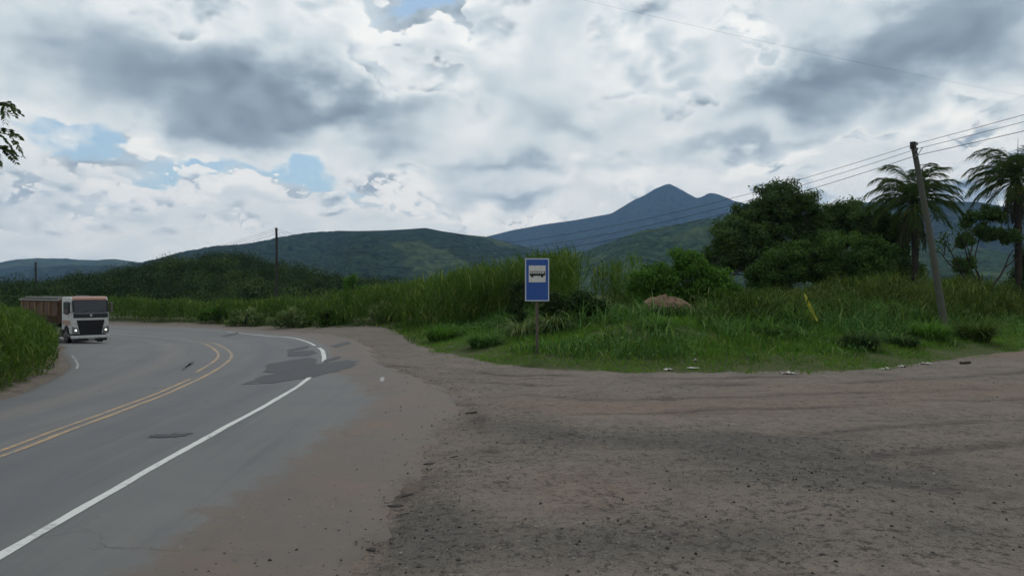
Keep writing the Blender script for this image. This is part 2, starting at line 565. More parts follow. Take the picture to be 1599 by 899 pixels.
RIGHT = ext([(-1.2, 2.0), (-1.5, 7.0), (-1.45, 9.0), (-1.4, 13.2), (-1.25, 16.8), (-1.75, 20.0), (-3.3, 23.9), (-5.0, 27.6), (-5.65, 30.7), (-7.15, 36.5),
             (-10.1, 44.5), (-15.6, 56.5), (-20.5, 65.5), (-28, 73.5), (-36, 78), (-50, 83.5), (-76, 92)])
VERGE = ext([(-80, 96), (-50, 87.5), (-36, 82.5), (-26.5, 77.0), (-18.5, 68.5), (-10.4, 57.5), (-7.3, 47.8), (-4.94, 37.9), (-2.8, 32.0), (-1.0, 28.2), (0.46, 26.3), (2.2, 25.3), (4.3, 24.75),
             (7.5, 24.6), (10.7, 24.9), (13.6, 26.3), (17.7, 29.2), (22.7, 33.2), (30, 40), (42, 52), (60, 72)])


def base_z(x, y):
    x = np.asarray(x, float)
    y = np.asarray(y, float)
    z = -0.95 * S(28, 58, y) * S(-7, -24, x)
    r = np.hypot(x, y)
    return z - 22 * S(140, 700, r)


def ground_z(x, y):
    x = np.asarray(x, float)
    y = np.asarray(y, float)
    z = base_z(x, y)
    e = sdist(VERGE, x, y)                  # positive inside the grass beyond the road
    k = S(-9, 5, x)
    z = z + 0.28 * S(0, 2.2, e) + (1.15 * S(1.0, 9.5, e) + 0.5 * S(9, 40, e)) * k
    z = z + S(18, 30, x) * S(2, 10, e) * 0.55
    l = sdist(LEFT, x, y)
    z = z + (0.55 * S(0.5, 1.7, l) + 0.5 * S(2, 9, l)) * S(60, 40, y)
    return z


# ------------------------------------------------------------------ ground
def ground_material():
    m, N, out = material('ground')
    pos = N.new('ShaderNodeNewGeometry').outputs['Position']
    grass, gravel, red, track, dark = (N.attr(k) for k in ('grass', 'gravel', 'red', 'track', 'stain'))
    big = N.noise(pos, 0.35, 6, 0.62)
    mid = N.noise(pos, 2.3, 8, 0.66)
    fine = N.noise(pos, 21, 6, 0.7)
    grit = N.noise(pos, 90, 3, 0.6)
    dirt = N.ramp(N.m('MULTIPLY_ADD', mid, 0.6, N.m('MULTIPLY', big, 0.4)), [
        (0.28, (0.096, 0.078, 0.063)), (0.46, (0.158, 0.131, 0.109)), (0.60, (0.198, 0.166, 0.139)), (0.75, (0.25, 0.21, 0.177))])
    rd = N.m('MULTIPLY', N.ss(0.35, 0.75, N.m('MULTIPLY_ADD', big, 0.7, N.m('MULTIPLY', red, 0.55))), 0.6)
    dirt = N.mix(rd, dirt, (0.190, 0.130, 0.098))
    # wheel-smeared streaks across the lay-by
    gr = N.m('MULTIPLY', N.ss(0.50, 0.58, N.noise(pos, 7.0, 10, 0.85)), N.m('MULTIPLY_ADD', gravel, 1.0, N.m('MULTIPLY_ADD', N.ss(0.42, 0.6, N.noise(pos, 0.6, 5, 0.65)), 0.6, 0.15), clamp=True))
    stk = N.noise(N.v('MULTIPLY', pos, (0.28, 1.7, 1.0)), 1.0, 7, 0.65, 0.6)
    dirt = N.mix(N.m('MULTIPLY', N.ss(0.54, 0.68, stk), 0.32), dirt, (0.068, 0.057, 0.050))
    dirt = N.mix(N.m('MULTIPLY', N.ss(0.46, 0.34, stk), 0.25), dirt, (0.215, 0.182, 0.152))
    tr = N.m('MULTIPLY', N.m('MULTIPLY', track, N.ss(0.25, 0.6, mid)), 0.95)
    dirt = N.mix(tr, dirt, (0.062, 0.050, 0.044))
    # crushed asphalt and stones: dark chips, some pale
    gm = N.m('MULTIPLY_ADD', N.m('SUBTRACT', mid, 0.5), 0.9, gravel)
    dirt = N.mix(N.m('MULTIPLY', N.ss(0.2, 0.85, gm), 0.75), dirt, (0.086, 0.080, 0.072))
    v1 = N.voro(pos, 26)
    v1c = N.voro(pos, 26, out='Color')
    sepc = N.new('ShaderNodeSeparateColor')
    N.put(sepc.inputs[0], v1c)
    thr = N.m('MULTIPLY_ADD', N.m('MAXIMUM', gm, 0.0), 0.42, 0.08)
    chip = N.m('MULTIPLY', N.m('LESS_THAN', v1, 0.36), N.m('LESS_THAN', sepc.outputs[0], thr))
    dirt = N.mix(N.m('MULTIPLY', chip, 0.85), dirt, N.ramp(sepc.outputs[1], [(0.0, (0.030, 0.030, 0.032)), (0.62, (0.075, 0.072, 0.07)), (0.8, (0.14, 0.13, 0.12)), (1.0, (0.30, 0.28, 0.26))]))
    v2 = N.voro(pos, 55)
    v2c = N.new('ShaderNodeSeparateColor')
    N.put(v2c.inputs[0], N.voro(pos, 55, out='Color'))
    chip2 = N.m('MULTIPLY', N.m('LESS_THAN', v2, 0.38), N.m('LESS_THAN', v2c.outputs[0], N.m('MULTIPLY', thr, 0.9)))
    dirt = N.mix(N.m('MULTIPLY', chip2, 0.6), dirt, (0.05, 0.048, 0.048))
    dirt = N.mix(N.m('MULTIPLY', N.m('SUBTRACT', fine, 0.35), 0.55, clamp=True), dirt, (0.08, 0.072, 0.066))
    dirt = N.mix(N.m('MULTIPLY', gr, 0.9), dirt, (0.036, 0.033, 0.030))
    lt = N.ss(0.56, 0.64, N.noise(N.v('ADD', pos, (9, 4, 0)), 8.0, 10, 0.85))
    dirt = N.mix(N.m('MULTIPLY', lt, 0.45), dirt, (0.29, 0.25, 0.21))
    dirt = N.mix(N.m('MULTIPLY', dark, 0.7), dirt, (0.05, 0.046, 0.044))
    soil = N.mix(N.noise(pos, 1.7, 6, 0.65), (0.038, 0.052, 0.018), (0.080, 0.090, 0.034))
    gk = N.ss(0.35, 0.65, N.m('MULTIPLY_ADD', N.m('SUBTRACT', N.noise(pos, 1.3, 7, 0.7), 0.5), 1.6, grass))
    col = N.mix(gk, dirt, soil)
    h = N.m('MULTIPLY_ADD', fine, 0.5, N.m('MULTIPLY_ADD', mid, 1.2, N.m('MULTIPLY_ADD', grit, 0.2, N.m('MULTIPLY', N.m('ADD', chip, chip2), 0.25))))
    principled(N, out, col, 0.95, bump=h, bstr=0.8, bdist=0.035, spec=0.12)
    return m


def axis(lo, hi, step, growth, out_lo, out_hi):
    a = list(np.arange(lo, hi + 1e-6, step))
    s, x = step, hi
    while x < out_hi:
        s *= growth
        x += s
        a.append(x)
    s, x = step, lo
    while x > out_lo:
        s *= growth
        x -= s
        a.insert(0, x)
    return np.array(a)


TRACKS = [smooth_line(t, 30) for t in (
    [(-1.5, 18.2), (0.2, 16.6), (2.2, 16.3), (5, 17.0), (10, 17.9), (20, 20.5)],
    [(-1.2, 20.6), (1.0, 18.9), (4, 18.7), (8, 19.3), (14, 20.6), (24, 24)],
    [(-0.6, 21.9), (2.5, 21.2), (7, 21.5), (13, 22.8), (22, 27)],
    [(2.5, 13.6), (5, 14.0), (9, 15.0), (16, 17.6)],
    [(4.0, 12.1), (7, 12.5), (12, 14.2)],
    [(-2.3, 6.5), (-1.75, 9.0), (-1.1, 11.5), (-0.75, 13.6), (-0.75, 15.2)],
    [(-0.35, 12.4), (-0.55, 14.2), (-0.7, 16.2)],
    [(-5.2, 27.8), (-3.2, 26.0), (0, 24.0), (4, 23.0), (9, 23.2)])]
gx = axis(-6, 12, 0.11, 1.07, -14000, 14000)
gy = axis(6, 26, 0.11, 1.07, -14000, 14000)
GX, GY = np.meshgrid(gx, gy, indexing='ij')
GZ = ground_z(GX, GY)
e_v = sdist(VERGE, GX, GY)
e_r = sdist(RIGHT, GX, GY)                  # negative on the dirt side
e_l = sdist(LEFT, GX, GY)
onroad = (e_r > -0.25) & (e_l < 0.25)
near = S(90, 50, np.hypot(GX, GY))
rough_z = (fbm(GX * 0.5, GY * 0.5, 4, 3) - 0.5) * 0.2 + (fbm(GX * 2.6, GY * 2.6, 4, 9) - 0.5) * 0.06
GZ = GZ + rough_z * near * S(-0.1, -2.5, e_r)
trk = np.zeros_like(GX)
for i, t in enumerate(TRACKS):
    dd = sdist(t, GX, GY)
    w = 0.16 + 0.05 * (i % 3)
    g = np.exp(-(dd / w) ** 2) * (1.0 if i >= 5 else 0.75) * S(0.38, 0.68, fbm(GX * 0.35, GY * 0.6, 3, 21 + i)) * 1.2
    trk = np.maximum(trk, g)
    GZ = GZ - 0.016 * np.exp(-(dd / w) ** 2) * near + 0.007 * np.exp(-((np.abs(dd) - 2 * w) / w) ** 2) * near
GZ = np.where(onroad & (np.hypot(GX, GY) < 140), base_z(GX, GY) - 0.05, GZ)
gauss = lambda cx, cy, sx, sy: np.exp(-((GX - cx) / sx) ** 2 - ((GY - cy) / sy) ** 2)
grv = (0.75 * gauss(4.6, 11.2, 2.6, 2.0) + 0.5 * gauss(0.4, 14.2, 1.0, 1.8) + 0.5 * gauss(1.5, 8.0, 2.0, 0.9) + 0.6 * gauss(3.3, 13.5, 2.2, 1.2)
       + 0.35 * gauss(5, 8.2, 2.5, 1.2) + 0.5 * gauss(-1.0, 8.0, 0.5, 2.5) + 0.4 * gauss(9, 14, 4, 1.5) + 0.2 * S(-4, -1.0, e_r) * S(0.5, -0.2, e_r))
grv = grv * (0.45 + 1.1 * fbm(GX * 0.9 + GY * 0.3, GY * 1.6, 4, 5))
red = 0.7 * gauss(-2.2, 9, 1.2, 3) + 0.6 * gauss(3, 17.5, 4, 1.5) + 0.4 * gauss(1.2, 10, 1.3, 1.5) + 0.9 * gauss(22, 32, 5, 3) + 0.5 * gauss(12, 20, 6, 3)
stain = 0.9 * gauss(6.0, 10.35, 0.22, 0.12) + 0.6 * gauss(5.4, 10.6, 0.4, 0.16) + 0.5 * gauss(6.6, 9.9, 0.5, 0.15)
G_at = dict(grass=S(-0.35, 0.5, e_v) * 1.0 + S(0.1, 0.9, e_l), gravel=grv, red=red, track=trk, stain=stain)
ground = np_mesh('ground', np.stack([GX, GY, GZ], -1).reshape(-1, 3), grid_faces(len(gx), len(gy)), ground_material(), attrs={k: v for k, v in G_at.items()}, smooth=True)
tag(ground, 'grey brown bare dirt and gravel lay-by with soil under the grass', 'ground', kind='structure')


# ------------------------------------------------------------------ road
def road_material():
    m, N, out = material('asphalt')
    pos = N.new('ShaderNodeNewGeometry').outputs['Position']
    dust, wheel, pale = N.attr('dust'), N.attr('wheel'), N.attr('pale')
    big = N.noise(pos, 0.4, 6, 0.6)
    mid = N.noise(pos, 2.5, 7, 0.65)
    fine = N.noise(pos, 60, 4, 0.7)
    a = N.ramp(N.m('MULTIPLY_ADD', mid, 0.35, N.m('MULTIPLY_ADD', big, 0.5, 0.08)), [(0.3, (0.094, 0.094, 0.095)), (0.5, (0.120, 0.119, 0.117)), (0.7, (0.148, 0.145, 0.140))])
    a = N.mix(N.m('MULTIPLY', wheel, 0.6), a, (0.086, 0.088, 0.098))
    a = N.mix(N.m('MULTIPLY', pale, N.m('MULTIPLY_ADD', mid, 0.5, 0.3)), a, (0.180, 0.150, 0.130))
    lv = N.comb(N.m('MULTIPLY', N.attr('along'), 0.10), N.m('MULTIPLY', N.attr('across'), 1.9), 0.0)
    ln = N.noise(lv, 1.0, 7, 0.68)
    a = N.mix(N.m('MULTIPLY', N.ss(0.5, 0.68, ln), 0.42), a, (0.070, 0.071, 0.076))
    a = N.mix(N.m('MULTIPLY', N.ss(0.46, 0.32, ln), 0.35), a, (0.165, 0.158, 0.148))
    dk = N.ss(0.36, 0.64, N.m('MULTIPLY_ADD', N.m('SUBTRACT', mid, 0.5), 0.8, N.m('MULTIPLY_ADD', N.m('SUBTRACT', big, 0.5), 0.6, dust)))
    a = N.mix(N.m('MULTIPLY', dk, 0.85), a, N.mix(mid, (0.072, 0.056, 0.044), (0.150, 0.120, 0.096)))
    rd = N.m('MULTIPLY', N.m('MULTIPLY', dk, N.ss(0.42, 0.68, N.noise(pos, 0.55, 5, 0.6))), 0.6)
    a = N.mix(rd, a, (0.150, 0.098, 0.072))
    gr = N.ss(0.56, 0.66, N.noise(pos, 5.5, 9, 0.8))
    a = N.mix(N.m('MULTIPLY', N.m('MULTIPLY', gr, dk), 0.55), a, (0.045, 0.040, 0.036))
    # loose grit lying on the dusty shoulder
    v = N.voro(pos, 24)
    vc = N.new('ShaderNodeSeparateColor')
    N.put(vc.inputs[0], N.voro(pos, 24, out='Color'))
    chip = N.m('MULTIPLY', N.m('LESS_THAN', v, 0.33), N.m('LESS_THAN', vc.outputs[0], N.m('MULTIPLY', N.m('MULTIPLY', dk, N.ss(0.45, 0.7, big)), 0.24)))
    a = N.mix(N.m('MULTIPLY', chip, 0.85), a, N.ramp(vc.outputs[1], [(0, (0.03, 0.03, 0.03)), (0.75, (0.09, 0.075, 0.065)), (1, (0.3, 0.27, 0.24))]))
    a = N.mix(N.m('MULTIPLY', N.m('SUBTRACT', fine, 0.4), 0.7, clamp=True), a, (0.06, 0.06, 0.062))
    # long thin cracks
    cr = N.voro(N.v('ADD', pos, N.v('MULTIPLY', N.v('SUBTRACT', N.comb(mid, big, 0.0), (0.5, 0.5, 0)), (1.2, 1.2, 0))), 0.33, 'DISTANCE_TO_EDGE')
    crk = N.m('MULTIPLY', N.m('LESS_THAN', cr, 0.006), N.ss(0.52, 0.62, big))
    a = N.mix(N.m('MULTIPLY', crk, 0.6), a, (0.05, 0.048, 0.046))
    principled(N, out, a, N.m('MULTIPLY_ADD', mid, 0.2, 0.62), bump=N.m('MULTIPLY_ADD', fine, 0.5, N.m('MULTIPLY', mid, 0.8)), bstr=0.3, bdist=0.012, spec=0.3)
    return m


asphalt_m = road_material()
NS, NT = 900, 64
Lc = smooth_line(LEFT[::2], NS)
Rc = smooth_line(RIGHT[::2], NS)
# pair the edges by progress, keep rungs from crossing
Wl = smooth_line(WHITE[::2], NS)
sw = np.linspace(0, 1, NS)
jag = (fbm(sw * 160, sw * 0 + 3.3, 5, 31) - 0.5) * 0.7 + (fbm(sw * 900, sw * 0 + 1.3, 3, 33) - 0.5) * 0.22
tn = np.gradient(Rc, axis=0)
tn /= np.linalg.norm(tn, axis=1)[:, None]
Rj = Rc + np.stack([tn[:, 1], -tn[:, 0]], -1) * jag[:, None]
tt = np.linspace(0, 1, NT)
RX = Lc[:, None, 0] * (1 - tt) + Rj[:, None, 0] * tt
RY = Lc[:, None, 1] * (1 - tt) + Rj[:, None, 1] * tt
RZ = base_z(RX, RY) + 0.012
RZ[:, -1] -= 0.07
RZ[:, 0] -= 0.07
RZ[:, -2] = RZ[:, -2]


def lane_attrs(X, Y):
    dw = sdist(WHITE, X, Y)                 # positive: traffic side
    dy = sdist(YEL, X, Y)
    dr = sdist(RIGHT, X, Y)
    dl = sdist(LEFT, X, Y)
    dust = (0.55 * S(3.3, 1.4, dr) + 0.65 * S(2.0, 0.3, dr)) * S(0.1, -0.6, dw) + S(0.7, 0.0, -dl) * 0.55 + 0.12 * S(0.3, -0.5, dw)
    lane = np.exp(-((dw - 0.85) / 0.5) ** 2) + np.exp(-((dw - 2.2) / 0.5) ** 2)
    lane = lane * (dy < 0) + (np.exp(-((dy - 1.2) / 0.5) ** 2) + np.exp(-((dy - 3.2) / 0.5) ** 2)) * (dy > 0) * 0.45
    pale = np.exp(-((dy - 2.3) / 0.35) ** 2) * 0.7 + np.exp(-((dy - 0.3) / 0.3) ** 2) * 0.2
    return dict(dust=dust, wheel=lane, pale=pale, across=dw, along=np.broadcast_to(np.linspace(0, 130, X.shape[0])[:, None], X.shape))


road = np_mesh('road', np.stack([RX, RY, RZ], -1).reshape(-1, 3), grid_faces(NS, NT)[:, ::-1], asphalt_m, attrs=lane_attrs(RX, RY), smooth=True)
tag(road, 'worn grey asphalt highway curving left into a sharp bend', 'road', kind='structure')


def paint_material(name, col, wear):
    m, N, out = material(name)
    pos = N.new('ShaderNodeNewGeometry').outputs['Position']
    n = N.noise(pos, 9, 8, 0.75)
    n2 = N.noise(pos, 0.9, 4, 0.6)
    k = N.ss(wear, wear + 0.16, N.m('MULTIPLY_ADD', n, 0.55, N.m('MULTIPLY', n2, 0.45)))
    c = N.mix(k, (0.15, 0.15, 0.152), N.mix(n, tuple(v * 0.8 for v in col), col))
    principled(N, out, c, 0.65, spec=0.3)
    return m


white_p = paint_material('white_road_paint', (0.60, 0.60, 0.57), 0.33)
faded_p = paint_material('faded_white_road_paint', (0.36, 0.35, 0.33), 0.42)
yellow_p = paint_material('yellow_road_paint', (0.40, 0.265, 0.135), 0.40)
patch_m, N, out = material('fresh_asphalt')
pos = N.new('ShaderNodeNewGeometry').outputs['Position']
ek = N.ss(-0.04, 0.08, N.m('MULTIPLY_ADD', N.m('SUBTRACT', N.noise(pos, 3.0, 7, 0.72), 0.5), 0.55, N.attr('inner')))
principled(N, out, N.mix(N.m('MULTIPLY', ek, 0.92), (0.115, 0.114, 0.113), N.mix(N.noise(pos, 2.2, 7, 0.7), (0.030, 0.032, 0.037), (0.056, 0.058, 0.064))), 0.75, bump=N.noise(pos, 60, 4, 0.7), bstr=0.3, bdist=0.01, spec=0.3)


def stripe(name, line, off, width, a, b, mat, wob=0.02, lift=0.018):
    """a painted line following the road: part of the line between fractions a and b"""
    L = smooth_line(line[::2], 700)
    L = L[int(a * 699):int(b * 699) + 1]
    t = np.gradient(L, axis=0)
    t /= np.linalg.norm(t, axis=1)[:, None]
    nn = np.stack([-t[:, 1], t[:, 0]], -1)
    k = np.arange(len(L)) * 0.15
    o1 = off + (fbm(k, k * 0 + 1.7, 4, 41) - 0.5) * wob * 2
    w1 = width * (1 + (fbm(k * 2.1, k * 0 + 8.2, 4, 43) - 0.5) * 0.35)
    A = L + nn * (o1 - w1 / 2)[:, None]
    B = L + nn * (o1 + w1 / 2)[:, None]
    P = np.stack([A, B], 1)
    Z = base_z(P[..., 0], P[..., 1]) + lift
    return np_mesh(name, np.concatenate([P, Z[..., None]], -1).reshape(-1, 3), grid_faces(len(L), 2)[:, ::-1], mat, road)


def frac(line, y):                          # fraction of the run at which the line first reaches y
    L = smooth_line(line[::2], 700)
    return float(np.argmax(L[:, 1] > y)) / 699


def lab(o, text):
    o['label'] = text
    return o


lab(stripe('edge_line', WHITE, 0, 0.135, 0, frac(WHITE, 23.0), white_p), 'solid white edge line of the near stretch')
lab(stripe('edge_line', WHITE, -0.06, 0.17, frac(WHITE, 28.2), frac(WHITE, 35.2), white_p), 'short thick white edge line beyond the dark patches')
lab(stripe('edge_line', WHITE, 0, 0.13, frac(WHITE, 36.6), frac(WHITE, 66.0), white_p), 'white edge line round the far bend')
lab(stripe('edge_line', WHITE, 0, 0.12, frac(WHITE, 66.5), 0.93, faded_p), 'worn edge line beyond the bend')
lab(stripe('centre_line', YEL, 0.0, 0.115, 0, frac(YEL, 55.5), yellow_p), 'right yellow line of the double centre line')
lab(stripe('centre_line', YEL, 0.27, 0.11, 0, frac(YEL, 22.6), yellow_p), 'left yellow line of the double centre line')
lab(stripe('centre_line', YEL, 0.52, 0.105, frac(YEL, 24.5), frac(YEL, 44.0), yellow_p), 'left yellow line where the pair spreads at the bend')
lab(stripe('centre_line', YEL, 0.0, 0.12, frac(YEL, 56.0), 0.9, faded_p), 'faded centre line beyond the bend')
lab(stripe('edge_line', LEFT, -0.35, 0.085, frac(LEFT, 25.5), frac(LEFT, 31.0), faded_p), 'worn white edge line beside the left bank')


def sheet(name, outline, mat, lift, seed, jag=0.2, n=200, smooth=True):
    if smooth:
        P = smooth_line(outline + outline[:1], n)[:-1]
    else:
        o = np.array(outline + outline[:1])
        L = np.concatenate([[0], np.cumsum(np.linalg.norm(np.diff(o, axis=0), axis=1))])
        u = np.linspace(0, L[-1], n)[:-1]
        P = np.stack([np.interp(u, L, o[:, 0]), np.interp(u, L, o[:, 1])], 1)
    k = np.linspace(0, 30, len(P))
    c = P.mean(0)
    d = P - c
    P = P + d / (np.linalg.norm(d, axis=1)[:, None]) * ((fbm(k * 1.3, k * 0, 4, seed) - 0.5) * 2 * jag)[:, None]
    V = np.vstack([P, c])
    Z = base_z(V[:, 0], V[:, 1]) + lift
    i = np.arange(len(P))
    F = np.stack([i, np.roll(i, -1), np.full(len(P), len(P))], -1)
    area = (P[:, 0] * np.roll(P[:, 1], -1) - P[:, 1] * np.roll(P[:, 0], -1)).sum()
    return np_mesh(name, np.column_stack([V, Z]), F if area > 0 else F[:, ::-1], mat, road, {'inner': np.append(np.zeros(len(P)), 1.0)})


for q, (pts, lift) in enumerate((
        ([(-7.8, 21.27), (-7.92, 23.52), (-7.25, 27.24), (-6.41, 29.02), (-5.94, 28.49), (-5.65, 26.31), (-6.25, 23.17), (-7.12, 21.56)], 0.023),
        ([(-8.23, 24.45), (-9.07, 27.24), (-8.23, 29.86), (-7.84, 29.57), (-7.18, 27.0), (-7.65, 24.45)], 0.027),
        ([(-9.27, 30.45), (-9.91, 32.74), (-9.11, 33.8), (-8.52, 32.02), (-8.56, 30.75)], 0.023),
        ([(-10.4, 33.87), (-10.17, 36.77), (-9.73, 35.42), (-9.93, 33.1)], 0.023),
        ([(-23.72, 59.95), (-24.41, 65.59), (-23.17, 62.54), (-22.97, 58.96)], 0.023),
        ([(-11.35, 25.3), (-12.3, 28.3), (-12.0, 27.9), (-11.2, 25.1)], 0.023),
        ([(-7.38, 28.75), (-7.22, 30.74), (-6.93, 29.86), (-7.04, 27.72)], 0.023),
        ([(-8.97, 36.19), (-8.86, 39.97), (-8.35, 38.4), (-8.45, 35.32)], 0.023),
        ([(-6.75, 13.55), (-6.6, 13.9), (-6.0, 14.0), (-6.2, 13.6)], 0.023))):
    sheet('asphalt_patch', pts, patch_m, lift, 51 + q, 0.16, smooth=False)
sheet('paint_mark', [(-3.95, 22.0), (-3.85, 22.05), (-4.0, 23.1), (-4.1, 23.05)], faded_p, 0.020, 58, 0.02)


# ------------------------------------------------------------------ hills
def hill_material(name, forest, grass, gamt, sc, fsc):
    m, N, out = material(name)
    pos = N.new('ShaderNodeNewGeometry').outputs['Position']
    big = N.noise(pos, sc, 6, 0.6)
    tree = N.noise(pos, fsc, 5, 0.7)
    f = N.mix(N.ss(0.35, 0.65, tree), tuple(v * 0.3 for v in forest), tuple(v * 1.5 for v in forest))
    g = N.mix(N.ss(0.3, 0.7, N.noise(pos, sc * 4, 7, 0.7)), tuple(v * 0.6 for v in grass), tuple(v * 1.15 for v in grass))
    ga = N.m('MULTIPLY', N.ss(0.46, 0.58, N.m('MULTIPLY_ADD', N.attr('open'), 0.5, N.m('SUBTRACT', big, 0.25))), gamt)  # on the long ridge this split also paints cloud shade against sun
    # scattered trees and hedges over the open slopes
    dots = N.ss(0.50, 0.60, N.noise(pos, fsc * 0.45, 5, 0.7))
    ga = N.m('MULTIPLY', ga, N.m('SUBTRACT', 1.0, N.m('MULTIPLY', dots, 0.75)))
    principled(N, out, N.mix(ga, f, g), 1.0, spec=0.0, bump=tree, bstr=0.8, bdist=0.25 / fsc)
    return m


def ridge(name, prof, D, front, back, foot, mat, seed, gul, fine, open_or_lit, na=520, nr=70):
    az = np.linspace(prof[0][0], prof[-1][0], na)
    P = np.array(prof)
    el = np.interp(az, P[:, 0], P[:, 1])
    k = np.array([0.06, 0.24, 0.4, 0.24, 0.06])
    el = np.convolve(np.pad(el, 2, 'edge'), k, 'valid')
    t = np.linspace(-1, 1, nr)
    t = np.sign(t) * np.abs(t) ** 1.4
    Aw = np.repeat(R(1) * az[:, None], nr, 1)
    rr = D + np.where(t < 0, t * front, t * back)[None, :] + (fbm(az * 0.25, az * 0, 3, seed) - 0.5)[:, None] * front * 0.25
    X, Y = np.sin(Aw) * rr, np.cos(Aw) * rr
    H = EYE + np.tan(R(1) * el)[:, None] * D
    drop = np.where(t < 0, np.abs(t) ** 1.15, np.abs(t) ** 1.3)[None, :]
    w = np.minimum(1, np.abs(t) * 3)[None, :]
    gn = fbm(X / gul, Y / gul, 5, seed + 5, 0.52)
    gn = np.abs(gn - 0.5) * 2
    Z = foot + (H - foot) * (1 - drop)
    Z = Z + (gn - 0.35) * (H - foot) * 0.42 * w * (1 - drop * 0.6)
    Z = Z + (fbm(X / fine[0], Y / fine[0], 3, seed + 9, 0.6) - 0.45) * fine[1]
    # never let the near slope rise above the ridge as seen from the road
    top = EYE + np.tan(R(1) * el)[:, None] * rr - 0.004 * np.abs(rr - D)
    Z = np.minimum(Z, np.where(rr < D, top + fine[1] * 0.3, 1e9))
    op = np.broadcast_to(open_or_lit(az)[:, None], X.shape) + (fbm(X / (gul * 0.8), Y / (gul * 0.8), 3, seed + 2) - 0.5) * 0.8
    o = np_mesh(name, np.stack([X, Y, Z], -1).reshape(-1, 3), grid_faces(na, nr)[:, ::-1], mat, attrs={'open': op}, smooth=True)
    return o


hm_far = hill_material('far_mountain', (0.030, 0.042, 0.028), (0.075, 0.095, 0.045), 0.5, 0.0012, 0.02)
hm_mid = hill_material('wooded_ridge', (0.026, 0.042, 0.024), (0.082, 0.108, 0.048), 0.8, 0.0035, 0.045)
hm_spur = hill_material('green_spur', (0.034, 0.055, 0.028), (0.082, 0.112, 0.050), 0.8, 0.004, 0.05)
tag(ridge('mountain', [(-14.62, 2.41), (-11.79, 2.83), (-4.97, 3.62), (-1.99, 4.22), (0.0, 4.72), (2.49, 5.16), (4.97, 5.49), (7.68, 5.95), (9.14, 6.81), (10.35, 7.46), (11.21, 7.96), (12.07, 8.23), (13.02, 7.81), (14.15, 7.11), (15.09, 7.46), (15.78, 7.34), (16.93, 6.78), (19.18, 6.09), (23.5, 5.69), (29.48, 4.76), (38.05, 3.33)], 8200, 3200, 1200, -60, hm_far, 61, 900, (60, 14), lambda a: 0 * a + 0.1), 'blue hazy mountain with a pointed double summit', 'mountain', kind='structure')
tag(ridge('mountain', [(13.68, 4.01), (18.29, 4.95), (23.5, 5.92), (26.76, 6.29), (29.48, 6.22), (32.41, 5.87), (34.79, 5.43), (38.05, 4.7), (42.4, 3.49)], 4200, 1800, 1800, -50, hm_far, 62, 600, (40, 12), lambda a: 0 * a - 0.4), 'dark blue ridge behind the palms', 'mountain', kind='structure')
tag(ridge('hill', [(-39.26, 1.35), (-37.42, 1.7), (-34.82, 1.84), (-33.8, 2.07), (-32.76, 2.18), (-31.33, 2.21), (-29.48, 2.12), (-28.33, 2.19), (-27.16, 2.04), (-25.15, 1.8), (-21.37, 1.39), (-18.29, 1.09)], 6200, 2000, 2000, -60, hm_mid, 63, 700, (40, 10), lambda a: 0 * a + 0.6), 'pale distant hills at the far left skyline', 'hill', kind='structure')
tag(ridge('hill', [(-39.26, 0.73), (-36.79, 0.92), (-34.82, 1.02), (-32.76, 1.55), (-30.96, 1.79), (-29.1, 1.78), (-26.37, 1.65), (-23.5, 1.37), (-20.06, 0.94)], 4200, 1500, 1500, -60, hm_far, 64, 600, (40, 10), lambda a: 0 * a - 0.5), 'dark distant hill below the pale far left skyline', 'hill', kind='structure')
tag(ridge('hill', [(-30.6, 1.16), (-27.55, 1.77), (-25.76, 2.24), (-23.92, 2.82), (-22.23, 3.22), (-20.06, 3.6), (-17.84, 3.98), (-16.01, 4.4), (-15.09, 4.51), (-11.79, 4.53), (-9.87, 4.6), (-7.92, 4.73), (-6.7, 4.84), (-5.46, 4.6), (-3.48, 4.32), (-1.99, 4.18), (0.0, 3.73), (2.49, 3.13), (4.97, 2.48), (7.92, 1.73), (11.79, 0.93)], 3000, 1700, 1200, -40, hm_mid, 65, 420, (16, 11), lambda a: S(-14, -5, a) * 0.85 - 0.45, 900, 110), 'long wooded ridge, left coloured dark for cloud shade, right coloured as sunlit green slopes', 'hill', kind='structure')  # cloud shade painted left as forest tone, sunlight right as grass tone
tag(ridge('hill', [(-4.97, 0.84), (-1.99, 1.34), (2.49, 2.24), (4.97, 2.83), (7.43, 3.7), (9.87, 4.56), (12.26, 5.1), (14.15, 5.44), (16.47, 5.81), (21.37, 5.55), (25.56, 4.71), (29.48, 3.68), (34.79, 2.25), (38.05, 1.57)], 2300, 1400, 1200, -40, hm_spur, 66, 380, (16, 9), lambda a: 0 * a + 0.35, 700, 90), 'green spur descending below the mountain', 'hill', kind='structure')
hm_near = hill_material('near_hill', (0.03, 0.042, 0.02), (0.07, 0.09, 0.03), 0.4, 0.02, 0.5)
WOODHILL = [(-39.85, -0.57), (-34.82, -0.53), (-32.05, -0.34), (-29.1, 0.09), (-26.76, 0.67), (-23.5, 1.19), (-21.37, 1.44), (-18.29, 0.99), (-15.55, 0.38), (-13.68, 0.0), (-9.87, -0.44)]
HILL_D = 290.0


def wood_z(X, Y):
    r = np.hypot(X, Y)
    a = np.degrees(np.arctan2(X, Y))
    P = np.array(WOODHILL)
    el = np.interp(a, P[:, 0], P[:, 1])
    H = EYE + np.tan(np.radians(el)) * HILL_D
    z0 = -3.5
    f = S(110, HILL_D, r) * S(620, HILL_D, r)
    return z0 + (H - z0) * f + (fbm(X / 40, Y / 40, 3, 71) - 0.5) * 5 * f


